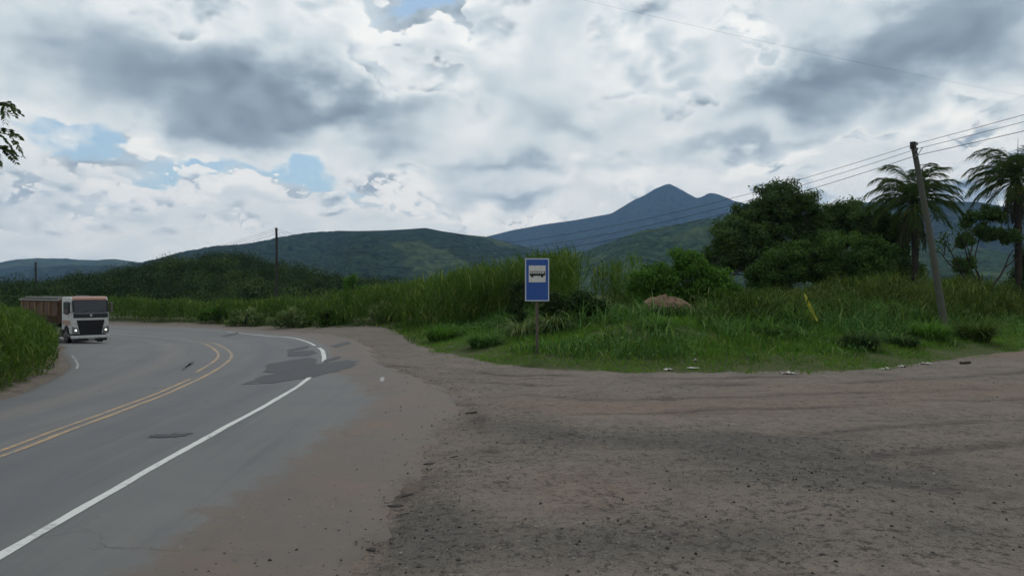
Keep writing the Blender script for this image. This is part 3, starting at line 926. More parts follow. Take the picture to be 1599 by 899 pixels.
aw = np.linspace(R(-42), R(-7), 200)
rw = np.linspace(98, 620, 90)
AW, RW = np.meshgrid(aw, rw, indexing='ij')
HX, HY = np.sin(AW) * RW, np.cos(AW) * RW
o = np_mesh('wooded_hill', np.stack([HX, HY, wood_z(HX, HY)], -1).reshape(-1, 3), grid_faces(200, 90)[:, ::-1], hm_near, attrs={'open': HX * 0 - 0.3}, smooth=True)
tag(o, 'low hill under dark woodland behind the truck', 'hill', kind='structure')

# ------------------------------------------------------------------ air between here and the mountains
hz = Soup().box(-8000, 8000, -2500, 9900, -90, 1300).build('haze', bpy.data.materials.new('haze_air'))
hm = hz.data.materials[0]
hm.use_nodes = True
N = Nodes(hm.node_tree)
out = N.new('ShaderNodeOutputMaterial')
pv = N.new('ShaderNodeVolumePrincipled')
pv.inputs['Color'].default_value = (0.32, 0.57, 1.0, 1)
pv.inputs['Density'].default_value = 0.00006
pv.inputs['Anisotropy'].default_value = 0.0
N.put(out.inputs['Volume'], pv.outputs[0])
tag(hz, 'pale blue haze over the distant hills', 'haze', kind='stuff')

# ------------------------------------------------------------------ foliage materials
grass_m = leaf_mat('tall_grass', [(0.0, (0.022, 0.040, 0.012)), (0.45, (0.040, 0.068, 0.018)), (0.8, (0.062, 0.098, 0.026)), (0.93, (0.10, 0.125, 0.045)), (1.0, (0.21, 0.18, 0.10))], 0.28, patch=(0.055, 0.075, 0.018), pscale=0.12, pamt=0.4, k=1.12)
field_m = leaf_mat('field_grass', [(0.0, (0.020, 0.034, 0.011)), (0.4, (0.040, 0.062, 0.018)), (0.75, (0.066, 0.092, 0.026)), (0.93, (0.10, 0.118, 0.042)), (1.0, (0.22, 0.19, 0.12))], 0.28, patch=(0.070, 0.060, 0.028), pscale=0.25, pamt=0.35, k=0.88)
turf_m = leaf_mat('short_grass', [(0.0, (0.038, 0.074, 0.015)), (0.5, (0.060, 0.116, 0.021)), (0.85, (0.084, 0.145, 0.028)), (1.0, (0.16, 0.15, 0.07))], 0.25, patch=(0.095, 0.135, 0.03), pscale=0.35, pamt=0.5, k=1.15)
weed_m = leaf_mat('weeds', [(0.0, (0.024, 0.050, 0.018)), (0.5, (0.040, 0.078, 0.026)), (0.85, (0.062, 0.110, 0.038)), (1.0, (0.13, 0.16, 0.085))], 0.25, k=1.15)
tree_m = leaf_mat('tree_leaves', [(0.0, (0.014, 0.024, 0.012)), (0.5, (0.024, 0.038, 0.017)), (0.85, (0.038, 0.056, 0.022)), (1.0, (0.065, 0.085, 0.04))], 0.2, k=1.7)
tree2_m = leaf_mat('tree_leaves_green', [(0.0, (0.018, 0.032, 0.012)), (0.5, (0.030, 0.052, 0.017)), (0.85, (0.045, 0.074, 0.022)), (1.0, (0.08, 0.11, 0.04))], 0.22, k=1.35)
bush_m = leaf_mat('bush_leaves', [(0.0, (0.026, 0.054, 0.014)), (0.5, (0.045, 0.088, 0.020)), (0.85, (0.066, 0.120, 0.028)), (1.0, (0.11, 0.16, 0.05))], 0.28, k=1.15)
dkbush_m = leaf_mat('dark_bush_leaves', [(0.0, (0.014, 0.026, 0.012)), (0.6, (0.024, 0.040, 0.017)), (0.92, (0.04, 0.06, 0.026)), (1.0, (0.12, 0.12, 0.08))], 0.2)
wood_m = leaf_mat('woodland', [(0.0, (0.012, 0.022, 0.011)), (0.5, (0.022, 0.036, 0.016)), (0.85, (0.036, 0.054, 0.022)), (1.0, (0.065, 0.085, 0.035))], 0.15, k=0.95)
dry_m = leaf_mat('dry_leaves', [(0.0, (0.075, 0.058, 0.038)), (0.6, (0.13, 0.105, 0.07)), (1.0, (0.22, 0.18, 0.12))], 0.15)
pale_m = leaf_mat('pale_leaves', [(0.0, (0.045, 0.065, 0.03)), (0.6, (0.085, 0.105, 0.055)), (1.0, (0.20, 0.20, 0.14))], 0.2, k=1.3)
palm_m = leaf_mat('palm_leaves', [(0.0, (0.020, 0.032, 0.015)), (0.6, (0.034, 0.050, 0.022)), (1.0, (0.060, 0.080, 0.035))], 0.2)
deadpalm_m = leaf_mat('dead_palm_leaves', [(0.0, (0.018, 0.018, 0.015)), (0.6, (0.034, 0.033, 0.027)), (1.0, (0.06, 0.056, 0.045))], 0.1)


def bark(name, a, b, sc=4):
    m, N, out = material(name)
    ob = N.new('ShaderNodeTexCoord').outputs['Object']
    n = N.noise(N.v('MULTIPLY', ob, (1, 1, 0.25)), sc, 7, 0.7)
    principled(N, out, N.mix(n, a, b), 0.95, bump=n, bstr=0.6, bdist=0.04, spec=0.1)
    return m


bark_m = bark('dark_bark', (0.018, 0.016, 0.014), (0.06, 0.053, 0.045))
palebark_m = bark('grey_bark', (0.08, 0.075, 0.065), (0.20, 0.19, 0.17))


# ------------------------------------------------------------------ grass and weeds (nobody could count them)
def cane_grass(name, X, Y, H, mat, nleaf, wid, label, seed, green=(0.0, 0.92), lean=0.25):
    """tall cane grass: a stem with arching leaves from every joint; X, Y, H per plant"""
    g = np.random.default_rng(seed)
    n = len(X)
    Z = ground_z(X, Y) - 0.05
    stem_az = g.uniform(0, 2 * math.pi, n)
    tilt = g.uniform(0, lean, n)
    tone = np.clip(g.uniform(green[0], green[1], n) * 0.6 + S(0.25, 0.75, fbm(X * 0.28, Y * 0.28, 3, seed)) * 0.5 - 0.08, 0, 1)
    idx = np.repeat(np.arange(n), nleaf)
    k = np.tile(np.arange(nleaf), n)
    f = (k + g.uniform(0, 1, len(k))) / nleaf
    f = 0.05 + 0.9 * f ** 0.85
    h = H[idx] * f
    P = np.stack([X[idx] + np.cos(stem_az[idx]) * tilt[idx] * h, Y[idx] + np.sin(stem_az[idx]) * tilt[idx] * h, Z[idx] + h * 0.86], -1)
    az = g.uniform(0, 2 * math.pi, len(k))
    L = H[idx] * g.uniform(0.22, 0.42, len(k)) * (1.1 - 0.35 * f)
    pit = R(1) * g.uniform(48, 82, len(k))
    bend = R(1) * g.uniform(25, 125, len(k))
    rnd = np.clip(tone[idx] * 0.55 + g.uniform(0, 0.5, len(k)), 0, 1) * 0.94
    old = (g.uniform(0, 1, len(k)) < 0.06 + 0.10 * (f < 0.35))
    rnd = np.where(old, g.uniform(0.93, 1.0, len(k)), rnd)
    V, F, per = blades(P, az, L, wid * g.uniform(0.6, 1.35, len(k)), pit, bend, 3, face=az + math.pi / 2 + g.normal(0, 0.5, len(k)))
    o = np_mesh(name, V, F, mat, attrs={'rnd': np.repeat(rnd, per)})
    return tag(o, label, 'grass', kind='stuff')


def scatter(x0, x1, y0, y1, n, keep, seed):
    g = np.random.default_rng(seed)
    X, Y = g.uniform(x0, x1, n), g.uniform(y0, y1, n)
    k = keep(X, Y, g)
    return X[k], Y[k]


# far side of the bend and behind the sign
def keep_far(X, Y, g):
    e = sdist(VERGE, X, Y)
    strip = (X < -7.0) & (e > 0.3) & (e < 6.5)
    bush = np.hypot((X - 9.2) / 3.4, (Y - 40.5) / 3.5) < 1
    strip2 = (X >= -7.0) & (X < 9) & (e > 1.2 + 6.0 * S(-6, 1, X) + 9.5 * S(3.0, 5.5, X)) & (e < 22) & (Y < 62) & ~bush
    edge = fbm(X * 0.6, Y * 0.6, 3, 77)
    p = np.where(e < 1.2, 0.8, 1.0)
    return (strip | strip2) & (g.uniform(0, 1, len(X)) < p) & (edge > 0.22)


X, Y = scatter(-62, 9, 33, 98, 26000, keep_far, 101)
e = sdist(VERGE, X, Y)
Hh = (2.8 + 0.8 * S(-30, -6, X) + 0.5 * S(-12, 0, X)) * (0.72 + 0.5 * fbm(X * 0.35, Y * 0.35, 3, 78)) * (0.55 + 0.45 * S(0.2, 2.2, e))
near_road = X < 9
cane_grass('tall_grass', X, Y, Hh, grass_m, 11, 0.075, 'tall lush cane grass lining the outside of the road bend and rising behind the bus stop sign', 102)


# left bank
def keep_left(X, Y, g):
    l = sdist(LEFT, X, Y)
    return (l > 0.05 + 0.6 * fbm(X * 0.8, Y * 0.8, 3, 79)) & (l < 8.0)


X, Y = scatter(-38, -12.5, 12.5, 47, 20000, keep_left, 103)
l = sdist(LEFT, X, Y)
Hh = (1.5 + 0.3 * S(1, 4, l)) * (0.7 + 0.6 * fbm(X * 0.5, Y * 0.5, 3, 80)) * (0.8 + 0.2 * S(0.2, 1.0, l))
cane_grass('tall_grass', X, Y, Hh, grass_m, 10, 0.042, 'dense tall grass on the left bank hiding the trailer', 104, green=(0.1, 1.0))


# right hand field
def keep_field(X, Y, g):
    e = sdist(VERGE, X, Y)
    lim = 6.4 + 2.0 * (fbm(X * 0.3, Y * 0.3, 3, 81) - 0.5) - 2.4 * S(17, 22, X)
    clump = fbm(X * 0.8, Y * 0.8, 3, 94)
    mound = np.hypot((X - 8.6) / 2.6, (Y - 37) / 3.5) < 1
    bush = np.hypot((X - 9.6) / 3.6, (Y - 41.5) / 2.5) < 1
    return (e > lim) & (e < 24) & ~mound & ~bush & (g.uniform(0, 1, len(X)) < S(0.28, 0.55, clump))


X, Y = scatter(8, 48, 30, 66, 19000, keep_field, 105)
e = sdist(VERGE, X, Y)
Hh = (0.95 + 0.55 * S(17, 25, X)) * (0.4 + 1.3 * S(0.25, 0.75, fbm(X * 0.5, Y * 0.5, 3, 82)))
cane_grass('tall_grass', X, Y, Hh, field_m, 8, 0.07, 'rank yellowish green grass of the field in front of the trees', 106, green=(0.15, 1.0), lean=0.45)


def turf(name, X, Y, Hm, wid, mat, label, seed, bend=(20, 100)):
    g = np.random.default_rng(seed)
    n = len(X)
    P = np.stack([X, Y, ground_z(X, Y) - 0.02], -1)
    az = g.uniform(0, 2 * math.pi, n)
    tone = fbm(X * 0.7, Y * 0.7, 4, seed) * 0.45 + S(0.3, 0.7, fbm(X * 0.22, Y * 0.3, 3, seed + 1)) * 0.4 - 0.05
    rnd = np.clip(tone + g.uniform(-0.1, 0.35, n), 0, 0.9)
    rnd = np.where(g.uniform(0, 1, n) < 0.09, 0.98, rnd)
    V, F, per = blades(P, az, Hm * g.uniform(0.6, 1.4, n), wid * g.uniform(0.7, 1.4, n), R(1) * g.uniform(45, 88, n), R(1) * g.uniform(*bend, n), 2, face=az + math.pi / 2 + g.normal(0, 0.6, n))
    o = np_mesh(name, V, F, mat, attrs={'rnd': np.repeat(rnd, per)})
    return tag(o, label, 'grass', kind='stuff')


def keep_turf(X, Y, g):
    e = sdist(VERGE, X, Y) + (fbm(X * 0.9, Y * 0.9, 4, 83) - 0.5) * 2.4
    return (e > -0.1) & (e < 9) & (g.uniform(0, 1, len(X)) < 0.3 + 0.7 * S(0, 0.8, e)) & (fbm(X * 1.4, Y * 1.4, 3, 84) > 0.25 + 0.15 * S(3, 5, e))


X, Y = scatter(-10, 36, 24, 58, 330000, keep_turf, 107)
e = sdist(VERGE, X, Y)
turf('short_grass', X, Y, (0.10 + 0.16 * S(0.8, 3.5, e)) * (0.6 + 0.9 * fbm(X * 0.8, Y * 0.8, 3, 85)), 0.034, turf_m, 'short bright green grass along the edge of the dirt lay-by', 108)


def keep_weed(X, Y, g):
    e = sdist(VERGE, X, Y)
    d = fbm(X * 0.55, Y * 0.55, 4, 86)
    lawn = np.exp(-((X - 3.0) / 2.6) ** 2 - ((Y - 31.0) / 1.6) ** 2)
    return (e > 1.6) & (e < 10) & (d + 0.12 * S(2, 5, e) - 0.4 * lawn > 0.47)


X, Y = scatter(-9, 36, 26, 56, 42000, keep_weed, 109)
e = sdist(VERGE, X, Y)
turf('weeds', X, Y, (0.50 + 0.50 * S(2, 6, e)) * (0.25 + 1.5 * fbm(X * 0.5, Y * 0.5, 3, 87)), 0.068, weed_m, 'rank dark green weeds between the short grass and the tall grass', 110, bend=(50, 140))

# broad-leaved creeping herbs among the weeds
X, Y = scatter(-6, 34, 26, 48, 26000, lambda X, Y, g: keep_weed(X, Y, g) & (fbm(X * 0.9, Y * 0.9, 3, 88) > 0.5), 111)
g = np.random.default_rng(112)
P = np.stack([X, Y, ground_z(X, Y) + g.uniform(0.05, 0.5, len(X))], -1)
nr = g.normal(0, 0.6, (len(X), 3)) + np.array([0, -0.35, 0.8])
V, F = leaves(P, nr, g.uniform(0.09, 0.2, len(X)), g.uniform(0.05, 0.11, len(X)), g)
o = np_mesh('herbs', V, F, weed_m, attrs={'rnd': np.repeat(g.uniform(0.2, 0.95, len(X)), 4)})
tag(o, 'low broad leaved creeping herbs among the weeds', 'herbs', kind='stuff')

# sparse weeds at the foot of the far hedge and the left bank
X, Y = scatter(-40, -5, 12, 84, 60000, lambda X, Y, g: ((np.abs(sdist(VERGE, X, Y) - 0.4) < 0.6) | (np.abs(sdist(LEFT, X, Y) - 1.0) < 0.5)) & (fbm(X, Y, 3, 89) > 0.42), 113)
turf('roadside_grass', X, Y, 0.35 * (0.5 + fbm(X * 0.5, Y * 0.5, 3, 90)), 0.05, grass_m, 'ragged low grass at the foot of the roadside banks', 114, bend=(60, 150))


# ------------------------------------------------------------------ trees and shrubs
def crown_cloud(c, rad, nclump, nleaf, size, g, clump_r=0.34, flat=0.75, drop=0.25):
    """clump centres and leaves for one crown; rad = (rx, ry, rz)"""
    rad = np.array(rad)
    d = g.normal(size=(nclump, 3))
    d /= np.linalg.norm(d, axis=1)[:, None]
    rr = g.uniform(0.35, 0.95, nclump) ** 0.7
    C = c + d * rr[:, None] * rad
    C = C[(C[:, 2] - c[2]) > -rad[2] * (1 - drop) * 0.95]
    cr = clump_r * rad.mean() * g.uniform(0.6, 1.25, len(C))
    w = cr ** 2
    idx = g.choice(len(C), nleaf, p=w / w.sum())
    u = g.normal(size=(nleaf, 3))
    u /= np.linalg.norm(u, axis=1)[:, None]
    q = g.beta(3.5, 1.3, nleaf)
    P = C[idx] + u * (cr[idx] * q)[:, None] * np.array([1, 1, flat])
    P += g.normal(0, size * 0.6, P.shape)
    nr = u * 0.8 + g.normal(0, 0.6, u.shape) + np.array([0, 0, 0.35])
    tone = g.uniform(0.15, 0.6, len(C))
    rnd = np.clip(tone[idx] + g.uniform(-0.15, 0.3, nleaf), 0, 1)
    V, F = leaves(P, nr, size * g.uniform(0.7, 1.4, nleaf), size * g.uniform(0.4, 0.75, nleaf), g)
    return C, V, F, np.repeat(rnd, 4)


def limb(a, b, g, sag=0.12, n=7):
    a, b = np.array(a, float), np.array(b, float)
    t = np.linspace(0, 1, n)[:, None]
    m = g.normal(0, 1, 3) * np.linalg.norm(b - a) * sag
    bow = np.sin(t * math.pi) * m + np.array([0, 0, 1]) * (np.sin(t * math.pi) * np.linalg.norm(b - a) * 0.06)
    return a + (b - a) * t + bow


def tree(name, label, cat, x, y, crowns, mat, seed, leaf=0.3, nleaf=9000, nclump=32, trunk_r=0.16, group=None, fork=0.35, barkm=None, stems=1, lean=(0, 0), clump_r=0.34):
    """crowns: list of (dx, dy, z above the base, rx, ry, rz)"""
    g = np.random.default_rng(seed)
    z0 = float(ground_z(x, y)) - 0.1
    root = tag(empty(name, (x, y, z0)), label, cat, group)
    VV, FF, AA, b = [], [], [], 0
    tr = Soup()
    top = np.mean([c[2] for c in crowns]) * fork + 0.3
    for s in range(stems):
        off = g.normal(0, 0.35, 2) * (stems > 1)
        base = (off[0], off[1], 0)
        head = np.array([lean[0] + off[0] * 2, lean[1] + off[1] * 2, top])
        tr.tube(limb(base, head, g, 0.05), np.linspace(trunk_r, trunk_r * 0.7, 7), 8)
        for c in crowns[s::stems] if stems > 1 else crowns:
            C, V, F, a = crown_cloud(np.array(c[:3], float), c[3:], nclump, nleaf, leaf, g, clump_r)
            VV.append(V)
            FF.append(F + b)
            AA.append(a)
            b += len(V)
            mid = head * 0.35 + np.array(c[:3]) * 0.65 - np.array([0, 0, c[5] * 0.35])
            tr.tube(limb(head, mid, g, 0.08), np.linspace(trunk_r * 0.7, trunk_r * 0.4, 7), 6)
            for q in C[:14]:
                tr.tube(limb(mid, q, g, 0.1), np.linspace(trunk_r * 0.32, 0.02, 7), 5, cap=False)
    tr.build('trunk', barkm or bark_m, root, True)
    np_mesh('crown', np.vstack(VV), np.vstack(FF), mat, root, {'rnd': np.concatenate(AA)})
    return root


TG = 'dark trees behind the field'
tree('broadleaf_tree', 'tallest dark tree of the thicket, its round head standing above the rest', 'tree', 23.6, 66, [(0.1, 0, 8.9, 2.6, 2.4, 2.0), (2.5, 0.3, 7.9, 2.2, 2.2, 1.8), (-2.2, 0, 7.4, 1.9, 2.0, 1.7), (0.3, 0, 5.6, 2.6, 2.2, 2.0), (3.6, -0.5, 6.0, 2.0, 2.0, 1.9)], tree_m, 201, 0.22, 11000, group=TG)
tree('broadleaf_tree', 'leftmost dark tree of the thicket, beside the mountain view, gaps showing pale trunks', 'tree', 18.4, 63, [(0.2, 0, 5.9, 1.9, 2.0, 1.6), (-0.5, 0, 3.9, 1.8, 1.8, 1.5), (1.6, 0, 4.3, 1.8, 1.8, 1.6), (2.8, 0, 5.4, 1.9, 1.8, 1.8), (3.2, 0, 3.4, 2.0, 1.8, 1.7)], tree_m, 202, 0.21, 7500, group=TG, barkm=palebark_m, trunk_r=0.12)
tree('broadleaf_tree', 'low broad green tree at the front of the thicket', 'tree', 26.0, 58, [(0, 0, 4.0, 2.5, 2.2, 2.0), (1.9, -0.3, 3.2, 2.0, 2.0, 1.8), (-2.3, 0, 2.8, 1.9, 1.9, 1.7)], tree2_m, 203, 0.2, 9500, group=TG)
tree('broadleaf_tree', 'low green tree at the left front of the thicket with a rounded top', 'tree', 21.0, 57.5, [(0, 0, 3.0, 1.9, 1.9, 1.7), (1.2, 0.2, 3.9, 1.4, 1.4, 1.2), (-1.3, 0, 2.2, 1.5, 1.5, 1.3)], tree2_m, 204, 0.2, 8000, group=TG)
tree('broadleaf_tree', 'dark tree of middle height right of the tallest tree', 'tree', 30.4, 67, [(0, 0, 7.4, 2.3, 2.1, 1.9), (2.2, 0, 6.3, 2.0, 2.0, 1.8), (-1.6, 0, 5.6, 2.2, 2.0, 1.9)], tree_m, 205, 0.22, 8500, group=TG)
tree('broadleaf_tree', 'dark tree at the right end of the thicket next to the palm', 'tree', 33.0, 65, [(-1.6, 0, 6.6, 2.0, 1.9, 1.7), (0.6, 0, 6.4, 1.7, 1.7, 1.4), (0, 0, 5.3, 2.1, 2.1, 2.0), (0.9, 0, 2.7, 2.2, 2.0, 1.7), (-1.8, 0, 3.2, 2.0, 2.0, 1.9)], tree_m, 206, 0.21, 9000, group=TG)
tree('broadleaf_tree', 'dense dark tree filling the foot of the thicket at its centre', 'tree', 29.3, 61, [(0, 0, 2.9, 2.3, 2.2, 2.1), (-2.3, 0.6, 2.4, 2.0, 2.0, 1.7), (2.0, 0.5, 2.2, 1.9, 1.9, 1.7)], tree_m, 207, 0.21, 8500, group=TG)
tree('broadleaf_tree', 'small pale green tree over the hedge left of the sign', 'tree', -15.8, 73, [(0, 0, 3.6, 1.0, 1.0, 1.0), (0.6, 0, 2.6, 1.1, 1.1, 1.0), (-0.7, 0, 2.4, 0.9, 0.9, 0.9)], bush_m, 208, 0.2, 1500, 14)
tree('shrub', 'large bright green bush right behind the earth mound', 'bush', 9.6, 42, [(0, 0, 2.0, 1.9, 1.6, 1.6), (-1.7, 0, 1.6, 1.3, 1.3, 1.3), (1.6, 0, 1.5, 1.4, 1.3, 1.3), (0.2, 0, 2.8, 1.1, 1.0, 0.9), (2.6, 0, 1.0, 0.9, 0.9, 0.9)], bush_m, 209, 0.17, 5200, 26, 0.06, fork=0.1)
tree('shrub', 'dark low bush close behind the bus stop sign', 'bush', 2.9, 35.3, [(0, 0, 1.0, 1.1, 1.0, 0.9), (-1.0, 0, 1.0, 0.8, 0.8, 0.8), (0.8, 0, 0.7, 0.9, 0.8, 0.7)], dkbush_m, 210, 0.15, 3600, 18, 0.05, fork=0.1)
tree('shrub', 'thin dark shrub just left of the sign panel', 'bush', 0.45, 36.5, [(0, 0, 2.1, 0.45, 0.45, 0.9), (-0.1, 0, 1.0, 0.6, 0.6, 0.8)], dkbush_m, 211, 0.13, 1500, 12, 0.04, fork=0.1)
SG = 'bushes in the hedge outside the bend'
for i, (x, y, w, h, lb, mt) in enumerate([
        (-28.5, 76.0, 3.2, 1.9, 'greyish flowering bush in the hedge straight right of the truck', pale_m),
        (-22.0, 70.5, 2.8, 2.2, 'grey green bush with pale tufts midway along the bend hedge', pale_m),
        (-17.0, 66.0, 2.6, 2.0, 'darker bush in the hedge where the bend is sharpest', grass_m),
        (-10.9, 60.0, 2.2, 2.0, 'pale tufted bush of the hedge near the broken asphalt edge', pale_m),
        (-33.5, 81.5, 3.0, 2.0, 'green bush of the hedge nearest the truck', bush_m)]):
    tree('shrub', lb, 'bush', x + 0.5, y + 1.3, [(0, 0, h * 0.5, w * 0.5, 0.9, h * 0.5), (w * 0.4, 0, h * 0.4, w * 0.35, 0.8, h * 0.4), (-w * 0.4, 0, h * 0.42, w * 0.35, 0.8, h * 0.4)], mt, 220 + i, 0.2, 1500, 14, 0.05, group=SG, fork=0.1)
tree('broadleaf_tree', 'tree leaning in from the left edge, its leaf sprays against the sky', 'tree', -18.4, 20.5, [(-0.6, 0, 8.0, 2.2, 2.2, 1.6), (0.6, 0.5, 6.6, 1.8, 1.8, 1.3)], tree2_m, 230, 0.22, 2200, 18, 0.17, fork=0.5)
edge_tree = bpy.context.scene.objects[-1]
for ob in scene.objects:
    if ob.get('label', '').startswith('tree leaning in'):
        edge_tree = ob


def pinnate(s, tw, base, head, L, droop, g, leaflet=0.16, n=9):
    """a compound leaf: midrib with paired leaflets"""
    head = np.array(head, float)
    head /= np.linalg.norm(head)
    t = np.linspace(0, 1, n + 1)
    pth = np.array(base) + head * (t * L)[:, None] + np.array([0, 0, -1]) * (droop * L * t ** 2)[:, None]
    tw.tube(pth, np.linspace(0.008, 0.003, n + 1), 4, cap=False)
    side = np.cross(head, (0, 0, 1))
    side /= np.linalg.norm(side) + 1e-9
    for i in range(1, n + 1):
        for sg in (-1, 1):
            d = head * 0.45 + sg * side * 0.9 + np.array([0, 0, -0.55]) + g.normal(0, 0.12, 3)
            d /= np.linalg.norm(d)
            w = np.cross(d, g.normal(0, 1, 3) * 0.5 + np.array([0, 0, 1.0]))
            w /= np.linalg.norm(w) + 1e-9
            l = leaflet * (0.7 + 0.5 * math.sin(math.pi * i / (n + 0.5)))
            p = pth[i]
            s.add([p, p + d * l * 0.5 + w * l * 0.26, p + d * l, p + d * l * 0.5 - w * l * 0.26], [(0, 1, 2, 3)], g.uniform(0.2, 0.6))


g = np.random.default_rng(231)
sp, tw = Soup(), Soup()
ez = edge_tree.location.z
for (bx, bz, tx, tz) in ((-14.9, 7.75, -13.8, 7.85), (-14.9, 7.15, -13.7, 7.0), (-15.0, 6.75, -13.85, 6.6)):
    A = np.array([bx + 18.4 - 1.8, 0.3, bz - ez])
    B = np.array([tx + 18.4 - 0.12, -0.3, tz - ez])
    pth = limb(A, B, g, 0.04, 9)
    tw.tube(pth, np.linspace(0.035, 0.01, 9), 5)
    tw.tube(limb((0.4, 0, 5.6), A, g, 0.05), np.linspace(0.06, 0.035, 7), 5)
    for i in range(2, 9):
        for q in range(3):
            dr = (B - A) / np.linalg.norm(B - A) * 0.6 + g.normal(0, 0.55, 3) + np.array([0, 0, -0.05])
            pinnate(sp, tw, pth[i], dr, g.uniform(0.34, 0.55), 0.55, g, 0.17, 8)
sp.build('foliage', tree_m, edge_tree)
tw.build('twig', bark_m, edge_tree)

# bare-limbed tree between the palms
g = np.random.default_rng(240)
bx, by = 36.6, 57.0
bz = float(ground_z(bx, by))
bt = tag(empty('gnarled_tree', (bx, by, bz - 0.1)), 'gnarled dark tree with bare spreading limbs between the two palms', 'tree')
s = Soup()
ends = []


def grow(a, d, L, r, depth):
    d = np.array(d, float)
    d /= np.linalg.norm(d)
    pts = [np.array(a, float)]
    for i in range(6):
        d = d + g.normal(0, 0.15, 3) + np.array([0, 0, 0.05])
        d /= np.linalg.norm(d)
        pts.append(pts[-1] + d * L / 6)
    s.tube(pts, np.linspace(r, r * 0.6, 7), 6, cap=False)
    if depth == 0:
        ends.append(pts[-1])
        return
    for q in range(2 if depth > 1 else 3):
        grow(pts[-1], d + g.normal(0, 0.55, 3) * np.array([1, 0.7, 0.7]) + np.array([0, 0, 0.15]), L * g.uniform(0.55, 0.8), r * 0.58, depth - 1)


s.tube([(0, 0, -0.2), (0, 0, 0.5)], [0.2, 0.16], 7)
for d, L in (((-1.5, 0, 0.75), 3.0), ((-0.45, 0.2, 1.3), 3.2), ((0.45, 0, 1.2), 3.0), ((0.1, 0.4, 1.3), 3.2)):
    grow((0, 0, 0.45), d, L, 0.10, 2)
s.build('trunk', bark_m, bt, True)
cl = [(-0.6, 0, 6.6, 1.2, 1.0, 1.0), (0.5, 0, 7.2, 1.0, 0.9, 0.8), (-1.6, 0, 3.1, 1.1, 0.8, 0.8), (0.3, 0, 5.6, 1.1, 0.9, 0.6), (1.7, 0, 5.4, 0.9, 0.9, 0.6), (-1.5, 0, 5.0, 0.5, 0.5, 0.5)]
VV, FF, AA, b = [], [], [], 0
for c in cl:
    C, V, F, a = crown_cloud(np.array(c[:3]), c[3:], 14, 2000, 0.2, g)
    VV.append(V); FF.append(F + b); AA.append(a); b += len(V)
for p in ends:
    if g.uniform() < 0.6:
        n = 60
        P = p + g.normal(0, 0.28, (n, 3))
        V, F = leaves(P, g.normal(size=(n, 3)), 0.2, 0.12, g)
        VV.append(V); FF.append(F + b); AA.append(np.repeat(g.uniform(0.1, 0.6, n), 4)); b += len(V)
np_mesh('crown', np.vstack(VV), np.vstack(FF), tree_m, bt, {'rnd': np.concatenate(AA)})
tree('broadleaf_tree', 'dark bushy tree at the foot of the right hand palm', 'tree', 40.8, 58.5, [(0, 0, 2.2, 1.6, 1.5, 1.9), (1.7, 0, 2.8, 1.6, 1.5, 1.8), (0.5, 0, 4.4, 1.0, 1.0, 1.2)], tree_m, 241, 0.24, 4500)


# ------------------------------------------------------------------ palms
def frond_mesh(g, az, L, pitch, bend, twist=0.0, leaf=0.95, n=34, ragged=0.0, hang=0.85):
    s = Soup()
    ph = pitch
    p = np.zeros(3)
    pts, dirs = [p.copy()], []
    m = 14
    for i in range(m):
        d = np.array([math.cos(ph) * math.cos(az), math.cos(ph) * math.sin(az), math.sin(ph)])
        p = p + d * L / m
        pts.append(p.copy())
        dirs.append(d)
        ph -= bend / m * (0.5 + i / m)
    dirs.append(dirs[-1])
    pts, dirs = np.array(pts), np.array(dirs)
    s.tube(pts, np.linspace(0.045, 0.008, m + 1), 4, cap=False, a=0.9)
    side = np.array([-math.sin(az), math.cos(az), 0.0])
    for k in range(n):
        t = 0.16 + 0.84 * (k + 0.5) / n
        f = t * m
        i = min(int(f), m - 1)
        q = pts[i] + (pts[i + 1] - pts[i]) * (f - i)
        d = dirs[i]
        l = leaf * (0.55 + 0.6 * math.sin(math.pi * min(1, t * 0.9 + 0.05)))
        for sg in (-1, 1):
            if g.uniform() < ragged:
                continue
            ld = d * 0.75 + sg * side * 0.85 + np.array([0, 0, 0.25 - hang * g.uniform(0.3, 1)])
            ld = ld + g.normal(0, 0.1, 3)
            ld /= np.linalg.norm(ld)
            w = np.cross(ld, np.cross(ld, (0, 0, 1.0)) + sg * 0.3 * d)
            w /= np.linalg.norm(w) + 1e-9
            a = q
            b2 = q + ld * l * 0.5
            c2 = q + ld * l * 0.98 + np.array([0, 0, -l * 0.28])
            wd = 0.025
            s.add([a - w * wd * 0.6, a + w * wd * 0.6, b2 + w * wd, b2 - w * wd, c2], [(0, 1, 2, 3)], g.uniform(0.1, 0.8))
            s.add([b2 - w * wd, b2 + w * wd, c2], [(0, 1, 2)], g.uniform(0.1, 0.8))
    return s


